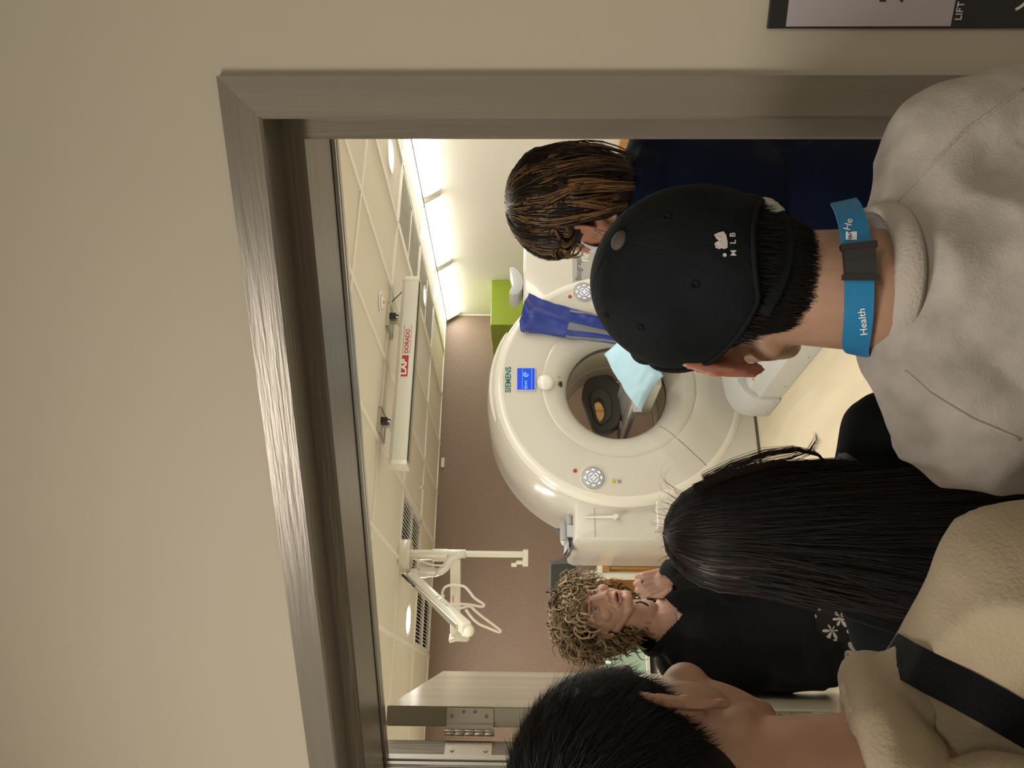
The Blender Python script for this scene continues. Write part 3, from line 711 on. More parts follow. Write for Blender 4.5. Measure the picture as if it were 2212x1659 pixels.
text('logo_lettering', 'LAP', .052, M['white_text'], lg, (x+.012, -.0024, H*.28+.012), (R_(90), 0, 0), bold=.002, sx=1.42)
text('name_lettering', 'DORADO', .042, M['red_text'], t, (x+.182, -.0012, H*.28+.006), (R_(90), 0, 0), bold=.0008, sx=1.06)
ln = MB(); ln.box(x+.175, x+.41, -.0012, -.0002, H*.66-.002, H*.66+.001); ln.box(x+.175, x+.41, -.0012, -.0002, H*.24-.002, H*.24+.001); ln.obj('logo_line', M['red_text'], t)
MB().box(h-.55, h-.548, -.0006, .0, H*.05, H*.6).obj('bar_seam', M['grey'], t)
for k, (px, lb) in enumerate(((910, 0), (683, 1))):
    bx = barpt(850, px)[0]-(xl+xr)/2
    br = MB(); br.box(bx-.10, bx-.09, -.03, .19, CEIL-zbt-.02, CEIL-zbt); br.box(bx+.09, bx+.10, -.03, .19, CEIL-zbt-.02, CEIL-zbt)
    br.box(bx-.10, bx+.10, -.03, -.02, CEIL-zbt-.02, CEIL-zbt); br.box(bx-.10, bx+.10, .18, .19, CEIL-zbt-.02, CEIL-zbt)
    br.box(bx-.012, bx+.012, .05, .11, H-.01, CEIL-zbt+.02); br.box(bx-.05, bx+.05, .03, .13, H, H+.012)
    br.obj('ceiling_bracket', M['silver'], t)
    MB().box(bx-.09, bx+.09, -.02, .18, CEIL-zbt-.012, CEIL-zbt-.002).obj('bracket_plate', M['tbar'], t)
    cb = MB(); cb.tube([(bx+.02, .04, H), (bx+.03, .02, H+.05), (bx+.04, .03, CEIL-zbt-.01)], .006, 6); cb.box(bx-.005, bx+.03, .0, .03, CEIL-zbt-.06, CEIL-zbt-.012)
    cb.obj('bracket_cable', M['black'], t)
MB().tube([(h-.10, .05, H), (h-.16, .02, H+.03), (h-.2, .03, CEIL-zbt-.02)], .004, 6).obj('power_cable', M['black'], t)
# ================================================================ ceiling boom with empty arms
BY = 6.3
bc = at(862, 1202, BY)
t = thing('ceiling_boom', 'cream ceiling-mounted boom with jointed arms and looping cables', 'boom', (bc.x, bc.y, CEIL))
L_ = lambda px, py, Y=BY: at(px, py, Y)-Vector((bc.x, bc.y, CEIL))
MB().lathe([(.0001, -.0), (.135, 0), (.14, -.01), (.14, -.075), (.125, -.09), (.0001, -.09)], n=40).obj('ceiling_flange', M['boom'], t, smooth=45)
m1 = MB(); 
def vt(mb, x0, x1, y, r, Y=BY, n=20):
    a = L_(x0, y, Y); b = L_(x1, y, Y); mb.lathe([(.0001, a.z), (r, a.z), (r, b.z), (.0001, b.z)], (a.x, a.y, 0), n=n)
c_ = MB(); vt(c_, 872, 936, 1198, .042); c_.obj('column_upper', M['boom'], t, smooth=45)
c_ = MB(); vt(c_, 935, 967, 1199, .052); c_.obj('column_collar', M['boom'], t, smooth=45)
c_ = MB(); vt(c_, 966, 1130, 1196, .026); c_.obj('drop_tube', M['boom'], t, smooth=45)
c_ = MB(); vt(c_, 966, 1006, 1196, .036); c_.obj('drop_socket', M['boom'], t, smooth=45)
a = L_(1129, 1203); b = L_(1141, 1203); e = MB(); e.box(a.x-.075, a.x+.06, a.y-.02, a.y+.02, b.z, a.z)
a2 = L_(1107, 1216); e.box(a2.x-.03, a2.x+.0, a.y-.015, a.y+.015, a2.z-.035, a2.z+.01); e.box(a2.x-.01, a2.x+.02, a.y-.015, a.y+.015, a.z-.0, a2.z-.03)
e.obj('end_bracket', M['boom'], t, bevel=.003)
# S-curved arm
e = MB(); pts = [L_(x, y, BY-.03) for x, y in ((1005, 1197), (990, 1199), (975, 1206), (968, 1216), (962, 1226), (952, 1234), (940, 1237))]
e.tube(pts, [.026, .030, .034, .034, .034, .034, .034], 16); e.obj('curved_arm', M['boom'], t, smooth='all')
e = MB(); 
def ht(mb, x0, x1, y, r, Y): vt(mb, x0, x1, y, r, Y)
vt(e, 905, 941, 1236, .040, BY-.03); vt(e, 908, 923, 1236, .046, BY-.03); e.obj('elbow_collar', M['boom'], t, smooth=45)
e = MB(); e.tube([L_(908, 1236, BY-.03), L_(895, 1238, BY-.06), L_(888, 1244, BY-.10)], [.036, .042, .045], 16); e.ell(L_(887, 1249, BY-.12), (.05, .05, .045)); e.obj('elbow_joint', M['boom'], t, smooth='all')
# spring arm toward the viewer (slanting down), boxy
A = L_(888, 1246, BY-.12); B = L_(1008, 1357, BY-.75)
def beam(mb, A, B, w0, h0, w1, h1, upv=Vector((0, 0, 1))):
    d = (B-A).normalized(); s_ = d.cross(upv).normalized(); u = s_.cross(d).normalized(); vs = []
    for P_, w_, h_ in ((A, w0, h0), (B, w1, h1)):
        for sx, sz in ((-1, -1), (1, -1), (1, 1), (-1, 1)): vs.append(P_+s_*sx*w_+u*sz*h_)
    mb.add(vs, [(0, 1, 2, 3), (7, 6, 5, 4), (0, 4, 5, 1), (1, 5, 6, 2), (2, 6, 7, 3), (3, 7, 4, 0)])
e = MB(); beam(e, A, B, .035, .034, .036, .042); e.obj('spring_arm', M['boom'], t, bevel=.008, smooth=45)
d = (B-A); e = MB(); beam(e, A+d*.18+Vector((0, 0, .045)), A+d*.98+Vector((0, 0, .055)), .02, .012, .024, .014); e.obj('arm_channel', M['silver'], t, bevel=.002)
e = MB(); beam(e, A+d*.06+Vector((.03, .03, .10)), A+d*.30+Vector((.03, .03, .10)), .006, .008, .006, .008); e.obj('arm_damper', M['black'], t)
# plain grey lettering and red dot on the arm's flank
side = d.cross(Vector((0, 0, 1))).normalized()
if side.y > 0: side = -side
for i, q in enumerate((.50, .56, .60, .64, .67)):
    p = A+d*q+side*.0362; tx = MB(); tx.box(p.x-.006, p.x+.006, p.y-.001, p.y+.001, p.z-.014, p.z+.008)
    tx.obj('arm_marking', M['grey'], t)
# horizontal arm
e = MB(); A2 = L_(984, 1205, BY); B2 = L_(984, 1372, BY+.25); beam(e, A2, B2, .03, .042, .03, .042); e.obj('extension_arm', M['boom'], t, bevel=.006, smooth=45)
e = MB(); beam(e, B2+Vector((-.005, 0, .01)), B2+(B2-A2).normalized()*.03, .045, .05, .045, .05)
C2 = L_(1010, 1372, BY+.2); beam(e, B2, C2, .04, .04, .03, .05, Vector((1, 0, 0))); 
e.obj('arm_end_joint', M['boom'], t, bevel=.004, smooth=45)
e = MB(); e.ell(L_(1010, 1362, BY-.72), (.05, .05, .05)); e.obj('arm_head', M['boom'], t, smooth='all')
st = MB(); p = A2+(B2-A2)*.48; s_ = Vector((0, -.032, 0)); st.box(p.x-.05, p.x+.03, p.y-.033, p.y-.030, p.z-.03, p.z+.025); st.obj('arm_label', M['paper'], t)
st = MB(); st.box(p.x-.045, p.x+.025, p.y-.035, p.y-.0332, p.z+.012, p.z+.02); st.obj('arm_label_stripe', mat('orange red stripe', (.8, .12, .03), .5), t)
# cables
q = lambda a, b: (800+a/3.687, 1080+b/3.687)
cab = [[(340, 468), (410, 490), (470, 512), (540, 522), (600, 518)],
       [(590, 770), (572, 750), (590, 700), (640, 678), (700, 680), (750, 690), (790, 730), (830, 780), (895, 825), (905, 842), (880, 850), (800, 835), (720, 830), (640, 832), (600, 810)],
       [(600, 818), (650, 855), (720, 860), (760, 850), (800, 850), (850, 895), (920, 950), (1000, 1010), (1036, 1040), (1020, 1052), (940, 1020), (870, 990), (810, 940), (760, 870)]]
for k, pl in enumerate(cab):
    pts = [L_(*q(a, b), BY-(.25 if k else .06)) for a, b in pl]
    # smooth
    cr = []
    for i in range(len(pts)-1):
        p0, p1, p2, p3 = pts[max(i-1, 0)], pts[i], pts[i+1], pts[min(i+2, len(pts)-1)]
        for s_ in range(5):
            u = s_/5; cr.append(.5*((2*p1)+(p2-p0)*u+(2*p0-5*p1+4*p2-p3)*u*u+(3*p1-p0-3*p2+p3)*u**3))
    cr.append(pts[-1]); mb = MB(); mb.tube(cr, .008 if k == 0 else .0105, 8); mb.obj('cable', M['boom'], t, smooth='all')
# ================================================================ far monitors on their stand
MY = 7.6
a = at(1187, 1213, MY); b = at(1250, 1388, MY); w_ = (a.x-b.x)/4-.002
mp = at(1250, 1300, MY); 
t = thing('monitor_stand', 'white post and arm carrying two dark monitors before the brown wall', 'stand', (at(1290, 1243, MY+.1).x, MY+.1, 0))
loc = Vector(t.location)
post = at(1290, 1243, MY+.1)
MB().box(-.035, .035, -.035, .035, .03, post.z-.0).obj('post', M['boom'], t, bevel=.01)
MB().box(-.25, .25, -.2, .2, 0, .04).obj('post_foot', M['boom'], t, bevel=.01)
xm_ = (a.x+b.x)/2-loc.x; 
MB().box(-.05, .16, -.03, .03, post.z-.05, post.z-.0).obj('cross_arm', M['boom'], t, bevel=.004)
MB().box(min(xm_, 0)-.05, .05, .02, .07, a.z-.20, a.z-.12).obj('monitor_beam', M['boom'], t, bevel=.004)
MB().box(-.04, .04, -.02, .06, post.z-.04, a.z-.10).obj('upright', M['boom'], t, bevel=.004)
for i in (0, 1):
    cx_ = a.x-w_-i*(2*w_+.008)
    mt = thing('monitor', ['dark grey switched-off monitor before the brown wall, right one of the pair', 'dark grey switched-off monitor before the brown wall, left one behind the curly hair'][i], 'monitor', (cx_, MY, b.z), 0, 'switched-off monitors before the brown wall')
    hh_ = a.z-b.z
    MB().box(-w_, w_, 0, .04, 0, hh_).obj('monitor_housing', M['mon_frame'], mt, bevel=.004)
    MB().box(-w_+.018, w_-.018, -.0015, .0, .035, hh_-.016).obj('monitor_screen', M['screen_off'], mt)
    MB().box(-w_+.05, w_-.05, .04, .115, hh_*.4, hh_*.6).obj('monitor_mount', M['black'], mt)
# timber wall unit behind
t = room_thing('wall_unit', 'orange timber wall unit low against the brown wall behind the scanner', 'cupboard', .08, 8.34)
zt_ = 1.75-(1297-1135)/F*7.9; zb2 = 1.75-(1326-1135)/F*7.9
MB().box(0, 1.35, .0, .36, zb2, zt_).obj('timber_worktop', M['wood'], t, bevel=.003)
for x in (0, .66, 1.32): MB().box(x, x+.03, .02, .36, 0, zb2).obj('side_board', M['wood'], t)
for x in (.03, .69): MB().box(x, x+.63, .33, .36, .1, zb2).obj('back_board', M['wood'], t)
t = room_thing('timber_cupboard', 'small orange timber cupboard on the brown wall seen through the grey rest', 'cupboard', 3.05, 8.25)
MB().box(-.05, .29, 0, .42, .80, .985).obj('cupboard_body', M['wood'], t, bevel=.004)
MB().box(-.042, .118, -.02, -.001, .81, .975).obj('cupboard_door', M['wood'], t, bevel=.003)
MB().box(.122, .282, -.02, -.001, .81, .975).obj('cupboard_door', M['wood'], t, bevel=.003)
# timber panel near the right wall (seen between the bob haircut and the navy collar)
t = room_thing('timber_screen', 'orange timber panel on the white wall beside the door frame', 'panel', 4.655, 5.35)
MB().box(-.03, 0, -1.2, .3, .55, .93).obj('panel_board', M['wood'], t, bevel=.004)
# white shelving with linen and papers behind the open door
t = room_thing('linen_shelf', 'white shelf unit with papers beyond the open door, behind the curly hair', 'shelf', .32, 4.6)
SH = 1.06
for x in (-.30, .33): MB().box(x, x+.02, 0, .4, 0, SH).obj('side_panel', M['paper'], t)
for z in (.1, .45, .78, SH-.02): MB().box(-.28, .33, 0, .4, z, z+.02).obj('shelf_board', M['paper'], t)
MB().box(-.28, .33, .385, .4, .1, SH).obj('back_panel', M['paper'], t)
for k, (z, m_, lb) in enumerate(((.121, 'paper', 'folded white linen on the lowest shelf beyond the door'), (.471, 'mint', 'mint green box on the second shelf beyond the door'), (.801, 'paper', 'folded white linen on the upper shelf beyond the door'), (1.061, 'mint', 'mint green box on the top shelf beyond the door'))):
    o = MB()
    if m_ == 'paper':
        for i in range(4): o.box(-.24, .26, .03, .36, i*.05, i*.05+.044)
        nm = 'linen_stack'
    else: o.box(-.24, .26, .03, .36, 0, .2); nm = 'plastic_box'
    q_ = o.obj(nm, M[m_], None, bevel=.006, label=lb, cat='linen' if m_ == 'paper' else 'box', group='items on the white shelf unit', loc=RW(.32, 4.6, z), rotz=ROOM)
# ================================================================ PEOPLE
from mathutils.bvhtree import BVHTree
skin_m = mat('skin warm', (.40, .235, .16), .5, sss=.25, bump=.12, bscale=400, var=.08, vscale=30)
skin_f = mat('skin fair', (.60, .36, .27), .48, sss=.25, bump=.12, bscale=350, var=.10, vscale=25)
skin_b = mat('skin rosy', (.56, .27, .18), .5, sss=.3, bump=.1, bscale=400, var=.08, vscale=30)
lip_m = mat('lips', (.50, .20, .17), .4, sss=.2)
mouth_m = mat('mouth dark', (.10, .03, .025), .5)
teeth_m = mat('teeth', (.66, .60, .50), .3)
hair_k = mat('black hair', (.008, .007, .008), .5, spec=.16)
hair_k2 = mat('black brown hair', (.018, .012, .010), .5, spec=.16)
hair_r = mat('reddish brown hair ends', (.055, .028, .02), .45)
hair_g = mat('golden brown hair', (.26, .135, .045), .42)
hair_d = mat('dark blond hair', (.30, .20, .105), .42)
hair_l = mat('light blond hair', (.70, .54, .33), .40)
hair_n = mat('brown curl', (.07, .042, .024), .42)
cloth_k = mat('black knit', (.006, .007, .008), .9, bump=.4, bscale=300, spec=.08)
cloth_k2 = mat('black soft cardigan', (.010, .012, .015), .8, bump=.3, bscale=200, sheen=.05, spec=.2)
cloth_n = mat('navy scrub top', (.005, .009, .030), .85, bump=.25, bscale=150, spec=.12)
cloth_g = mat('mottled light grey sweatshirt', (.40, .365, .335), .9, bump=.3, bscale=350, var=.19, vscale=26)
cloth_g2 = mat('plain grey rib collar', (.44, .395, .35), .9, bump=.6, bscale=260, var=.05)
cloth_b = mat('beige hoodie', (.31, .25, .165), .9, bump=.4, bscale=300, var=.06, vscale=10)
cloth_b2 = mat('beige fleece lining', (.38, .31, .215), .95, bump=1.0, bscale=170, var=.16, vscale=90)
denim = mat('dark trousers', (.02, .022, .03), .85, bump=.3, bscale=200)
shoe_m = mat('black shoes', (.015, .015, .015), .5)
cap_m = mat('washed black cotton cap', (.008, .0105, .012), .9, bump=.5, bscale=160, var=.4, vscale=14, spec=.12)
strap_k = mat('black strap webbing', (.006, .006, .007), .8, bump=.5, bscale=250, spec=.1)
strap_n = mat('navy strap webbing', (.012, .015, .035), .7, bump=.5, bscale=300)
lan_m = mat('blue lanyard', (.012, .19, .42), .45, bump=.2, bscale=200)

def xf(mb, Mx):
    mb.v = [tuple(Mx @ Vector(v)) for v in mb.v]; return mb
def merge(a, b): a.add(b.v, b.f); return a
def blob(mb, voxel, smooth=3, mats=None, disp=None, name='body', region=None, cut=None):
    me = mb.mesh('tmp', [])
    o = bpy.data.objects.new('tmp', me); col.objects.link(o)
    r = o.modifiers.new('r', 'REMESH'); r.mode = 'VOXEL'; r.voxel_size = voxel
    if smooth: s_ = o.modifiers.new('s', 'SMOOTH'); s_.iterations = smooth; s_.factor = .5
    dg = bpy.context.evaluated_depsgraph_get(); m2 = bpy.data.meshes.new_from_object(o.evaluated_get(dg))
    bpy.data.objects.remove(o); m2.name = name; m2.materials.clear()
    for k in (mats or []): m2.materials.append(k)
    if disp:
        n = len(m2.vertices); co = np.empty(n*3, 'f'); no = np.empty(n*3, 'f')
        m2.vertices.foreach_get('co', co); m2.vertices.foreach_get('normal', no)
        co = co.reshape(-1, 3); no = no.reshape(-1, 3); m2.vertices.foreach_set('co', disp(co, no).astype('f').ravel())
    if cut:
        bm = bmesh.new(); bm.from_mesh(m2); bmesh.ops.delete(bm, geom=[f for f in bm.faces if cut(f.calc_center_median())], context='FACES'); bm.to_mesh(m2); bm.free()
    if region:
        n = len(m2.polygons); c = np.empty(n*3, 'f'); m2.polygons.foreach_get('center', c); m2.polygons.foreach_set('material_index', region(c.reshape(-1, 3)).astype('i'))
    m2.polygons.foreach_set('use_smooth', [True]*len(m2.polygons)); m2.update(); return m2
def folds(amp, sx=6, sz=3, seed=0, fine=.35):
    def f(co, no):
        out = co.copy()
        for i in range(len(co)):
            p = co[i]
            a = noise.noise(Vector((p[0]*sx+seed, p[1]*sx, p[2]*sz)))
            b = 1-abs(noise.noise(Vector((p[0]*sx*1.7+5+seed, p[1]*sx*1.7, p[2]*sz*2.2+p[0]*4))))*2
            out[i] = p + no[i]*(amp*a + amp*fine*b*abs(b))
        return out
    return f

def ear(mb, side, s=1.0, out=30):
    # outline in the side plane: hinge at y=0 (front), helix rim from the front over the top and back to the lobe
    e = MB(); P = []
    for a in range(10, 296, 15):
        c, n = math.cos(R_(a)), math.sin(R_(a)); P.append((.0035*(1-c), -.013+.0165*c*(1 if n > -.2 else .72), .031*n*(1.0 if n > 0 else 1.05)))
    e.tube(P, [.0030+.0008*math.sin(i*.35) for i in range(len(P))], 10)
    e.cap(P[0], (-.004, -.006, -.002), .003, .003, 8)
    e.ell((-.0005, -.014, -.001), (.0028, .0155, .028), n=18, m=14)           # back plate
    e.ell((.001, -.006, -.0315), (.0048, .0075, .0085), n=14, m=10)            # lobe
    e.tube([(.003, -.006, .014), (.004, -.014, .015), (.0045, -.021, .006), (.004, -.021, -.008), (.003, -.014, -.018)], [.002, .0026, .003, .0028, .0024], 8)
    e.ell((.002, -.001, -.006), (.0045, .0045, .0075), n=12, m=8)
    e.ell((-.006, -.006, -.002), (.009, .010, .019), n=14, m=10)
    Mx = Matrix.Translation((side*.0735, .006, -.010)) @ Matrix.Diagonal((side*s, s, s, 1)) @ Matrix.Rotation(R_(out), 4, 'Z') @ Matrix.Rotation(R_(-9), 4, 'X')
    return merge(mb, xf(e, Mx))
def head(face=True, s=1.0, ears=1.0, out=22, neck=(0, -.035, -.19), nr=.056, ck=1.0):
    h = MB()
    h.ell((0, -.014, .036), (.077, .096, .086), n=40, m=28)
    h.ell((0, .026, -.03), (.062, .064, .085), n=32, m=24)
    h.ell((0, .060*ck, -.096*(2*ck-1 if ck < 1 else 1)), (.026, .024, .020)); h.ell((0, .035, -.07), (.045, .042, .035))
    for s_ in (-1, 1):
        h.cap((s_*.052, -.002, -.055), (s_*.022, .058*ck, -.098*ck), .020, .016)
        h.ell((s_*.038, .062, -.024), (.024, .022, .022))
        h.ell((s_*.058, .015, -.02), (.014, .03, .035))
        if face:
            h.cap((s_*.010, .088, .026), (s_*.042, .076, .028), .0075, .007)
            h.ell((s_*.012, .103, -.034), (.0075, .009, .0065))
            h.ell((s_*.012, .077, -.062), (.018, .016, .014))
    if face:
        h.cap((0, .088, .018), (0, .108, -.026), .0075, .0098); h.ell((0, .112, -.031), (.0105, .009, .0085))
        h.cap((-.018, .083, -.0615), (.018, .083, -.0615), .0045, .0045); h.cap((-.009, .091, -.0575), (.009, .091, -.0575), .0055, .0055)
        h.cap((-.013, .088, -.073), (.013, .088, -.073), .0062, .0062)
    for s_ in (-1, 1): ear(h, s_, ears, out)
    h.cap((0, -.02, -.04), neck, nr-.002, nr+.004, 24)
    for v in range(len(h.v)): pass
    return xf(h, Matrix.Diagonal((s, s, s, 1)))
def seg(mb, pts, rs, n=18):
    for i in range(len(pts)-1): mb.cap(pts[i], pts[i+1], rs[i], rs[i+1], n)
def frame(fwd, tilt=0, upv=None, loc=(0, 0, 0)):    # matrix whose y looks along fwd
    f_ = Vector(fwd).normalized(); u = Vector(upv or (0, 0, 1)); x = f_.cross(u).normalized(); z = x.cross(f_).normalized()
    m = Matrix(((x.x, f_.x, z.x, loc[0]), (x.y, f_.y, z.y, loc[1]), (x.z, f_.z, z.z, loc[2]), (0, 0, 0, 1)))
    return m @ Matrix.Rotation(tilt, 4, 'Y')
def legs(pr, hip, name_m=denim, shoes=True, w=.09, r0=.085):
    tr = MB(); sh = []
    for s_ in (-1, 1): seg(tr, [(s_*w, 0, hip), (s_*w*1.02, .01, hip*.52), (s_*w, -.01, .10)], [r0, .062, .052])
    tr.ell((0, 0, hip+.03), (w+r0, .12, .12)); me = blob(tr, .012, 2, [name_m], folds(.006, 6, 8), 'trousers'); link('trousers', me, pr)
    for s_ in (-1, 1):
        b = MB(); b.ell((s_*w, .055, .045), (.045, .125, .045)); b.ell((s_*w, -.02, .06), (.042, .055, .06)); b.box(s_*w-.043, s_*w+.043, -.075, .16, 0, .022)
        link('shoe', blob(b, .008, 2, [shoe_m], None, 'shoe'), pr)
def ribbons(strands, widths, center, mats, midx, name, parent, smooth=True):
    # strands: list of (n,3) arrays; each becomes a tapered three-sided strand
    V = []; Fc = []; MI = []; off = 0
    for k, P in enumerate(strands):
        n = len(P); T = np.gradient(P, axis=0); T /= np.linalg.norm(T, axis=1, keepdims=True)+1e-9
        O = P-center; S = np.cross(T, O); S /= np.linalg.norm(S, axis=1, keepdims=True)+1e-9; N = np.cross(S, T)
        wv = widths[k]*(1-np.linspace(0, 1, n)**3*.85)[:, None]
        ring = np.stack([P-S*wv, P+N*wv*.8, P+S*wv], 1).reshape(-1, 3); V.append(ring)
        i = np.arange(n-1)*3+off
        q1 = np.stack([i, i+1, i+4, i+3], 1); q2 = np.stack([i+1, i+2, i+5, i+4], 1)
        Fc.append(np.concatenate([q1, q2])); MI.append(np.full(2*(n-1), midx[k])); off += 3*n
    V = np.concatenate(V); Fc = np.concatenate(Fc); MI = np.concatenate(MI)
    me = bpy.data.meshes.new(name); me.vertices.add(len(V)); me.vertices.foreach_set('co', V.astype('f').ravel())
    me.loops.add(len(Fc)*4); me.loops.foreach_set('vertex_index', Fc.astype('i').ravel())
    me.polygons.add(len(Fc)); me.polygons.foreach_set('loop_start', (np.arange(len(Fc))*4).astype('i')); me.polygons.foreach_set('loop_total', np.full(len(Fc), 4, 'i'))
    for k in mats: me.materials.append(k)
    me.polygons.foreach_set('material_index', MI.astype('i')); me.polygons.foreach_set('use_smooth', np.ones(len(Fc), bool)); me.update(calc_edges=True); me.validate()
    return link(name, me, parent)
def bvh_of(me, Mx=None):
    Mx = Mx or Matrix.Identity(4)
    return BVHTree.FromPolygons([Mx @ v.co for v in me.vertices], [tuple(p.vertices) for p in me.polygons])
def cast(bv, x, y, off=.001):
    d = (at(x, y, 1.0)-CAM).normalized(); h = bv.ray_cast(CAM, d)
    if h[0] is None: return None
    return h[0]-d*off
def decal(me2, pos, bv, name, material, parent, inv, off=.0012, scale=1.0, ang=0):
    # me2: flat mesh in x (reading direction), y (up); laid on the surface at pixel pos
    ca, sa = math.cos(ang), math.sin(ang); vs = []; ix = {}
    for k, v in enumerate(me2.vertices):
        tx, ty = v.co.x*scale, v.co.y*scale; tx, ty = tx*ca-ty*sa, tx*sa+ty*ca
        p = cast(bv, pos[0]-ty, pos[1]-tx, off)
        if p is not None: ix[k] = len(vs); vs.append(inv @ p)
    fs = [tuple(ix[i] for i in p.vertices) for p in me2.polygons if all(i in ix for i in p.vertices)]
    m3 = bpy.data.meshes.new(name); m3.from_pydata(vs, [], fs); m3.materials.append(material)
    if not fs: print('DECAL MISS', name, pos)
    return link(name, m3, parent)
def flat_text(s, size=1.0, bold=.01, spacing=1.0, shear=0):
    cu = bpy.data.curves.new('t', 'FONT'); cu.body = s; cu.size = size; cu.offset = bold; cu.space_character = spacing; cu.shear = shear; cu.resolution_u = 3
    to = bpy.data.objects.new('tmp', cu); col.objects.link(to); me = bpy.data.meshes.new_from_object(to.evaluated_get(bpy.context.evaluated_depsgraph_get())); bpy.data.objects.remove(to); return me
def flat_poly(pts):
    me = bpy.data.meshes.new('p'); me.from_pydata([(a, b, 0) for a, b in pts], [], [tuple(range(len(pts)))])
    bm = bmesh.new(); bm.from_mesh(me); bmesh.ops.triangulate(bm, faces=bm.faces); bm.to_mesh(me); bm.free(); return me
def path_px(pl, bv, off):        # pixel polyline -> points on a surface
    out = []
    for i in range(len(pl)-1):
        for k in range(6):
            t_ = k/6; p = cast(bv, pl[i][0]*(1-t_)+pl[i+1][0]*t_, pl[i][1]*(1-t_)+pl[i+1][1]*t_, off)
            if p is not None: out.append(p)
    p = cast(bv, pl[-1][0], pl[-1][1], off)
    if p is not None: out.append(p)
    return out
def person(label, loc, ang):
    r = thing('person', label, 'person', loc, ang); bpy.context.view_layer.update(); return r, (Matrix.Translation(loc) @ Matrix.Rotation(ang, 4, 'Z'))
rng = np.random.default_rng(7)

# ---------------------------------------------------------------- C: capped person, seen from behind
CX, CY = .108, .80
pr, Wm = person('person seen from behind in black cap, light grey sweatshirt and blue lanyard', (CX, CY, 0), R_(3)); inv = Wm.inverted()
hc = (-.004, .028, 1.548)                 # head centre (between the ears)
Hm = Matrix.Translation(hc) @ Matrix.Rotation(R_(17), 4, 'Z') @ Matrix.Rotation(R_(3), 4, 'X') @ Matrix.Rotation(R_(8), 4, 'Y')
b = xf(head(False, 1.03, 1.18, 40, (0, -.046, -.145), .057), Hm)
b.ell((0, .0, 1.20), (.165, .095, .17)); b.ell((0, .01, .98), (.15, .10, .20))
for s_ in (-1, 1):
    seg(b, [(0, .0, 1.35), (s_*.14, -.005, 1.30)], [.045, .042]); seg(b, [(s_*.15, -.01, 1.30), (s_*.18, .0, 1.02), (s_*.17, .10, .82)], [.045, .038, .028])
    b.ell((s_*.17, .13, .77), (.02, .035, .045)); seg(b, [(s_*.09, 0, .85), (s_*.09, 0, .1)], [.07, .04])
    for k in range(4): b.cap((s_*.17+(k-1.5)*.012, .15, .75), (s_*.17+(k-1.5)*.012, .165, .71), .008, .0065, 8)
ear_backlit_m = mat('backlit ear skin', (.33, .13, .085), .5, sss=.45)  # red of light coming through the ears, put into their skin colour
iC = np.array(Hm.inverted())
bod = blob(b, .004, 4, [skin_m, ear_backlit_m], name='body', region=lambda c: ((lambda q: (np.abs(q[:, 0]) > .0755) & (q[:, 1] < .02) & (q[:, 2] < .026) & (q[:, 2] > -.06))(c @ iC[:3, :3].T+iC[:3, 3])).astype(int)); body = link('body', bod, pr)
s = MB(); s.ell((0, .005, 1.22), (.175, .12, .17)); s.ell((0, .01, 1.0), (.18, .13, .22)); s.ell((0, -.01, 1.31), (.135, .085, .07)); s.ell((0, -.030, 1.335), (.085, .062, .055))
for s_ in (-1, 1):
    seg(s, [(s_*.02, -.014, 1.352), (s_*.135, -.012, 1.318)], [.060, .060], 24); seg(s, [(s_*.142, -.01, 1.30), (s_*.180, .0, 1.04), (s_*.18, .09, .84)], [.066, .060, .045], 24)
shm = blob(s, .0065, 6, [cloth_g], folds(.014, 5, 5, 3, .5), 'sweatshirt'); shirt = link('sweatshirt', shm, pr)
# rib collar
mb = MB(); pts = []; vs = []
nc = 60
for ring in ((.0, -.004), (.005, .004), (.0065, .020), (.0055, .034), (.002, .037), (-.003, .030), (-.003, .0)):
    for i in range(nc):
        a = 2*math.pi*i/nc; rx, ry = .074, .067; dz = .012*math.sin(a)*-1
        vs.append(((rx-.006+ring[0]+(.034-ring[1])*.22)*math.cos(a), -.010+(ry+ring[0]+(.034-ring[1])*.26)*math.sin(a), 1.390+ring[1]*.62-.030*max(0, math.sin(a))-.006))
mb.add(vs, [(i*nc+j, i*nc+(j+1) % nc, ((i+1) % 7)*nc+(j+1) % nc, ((i+1) % 7)*nc+j) for i in range(7) for j in range(nc)])
mb.obj('rib_collar', cloth_g2, pr, smooth='all', label='plain ribbed collar')
sb = bvh_of(shm, Wm)
for pl in ([(1921, 452), (1990, 380), (2080, 285), (2150, 235), (2211, 192)], [(1955, 800), (2010, 850), (2100, 905), (2205, 950)]):
    p = path_px(pl, sb, .0002); p = [inv @ q for q in p]
    if len(p) > 3: m_ = MB(); m_.tube(p, .0014, 6); m_.obj('raglan_seam', cloth_g2, pr, smooth='all')
legs(pr, .88)
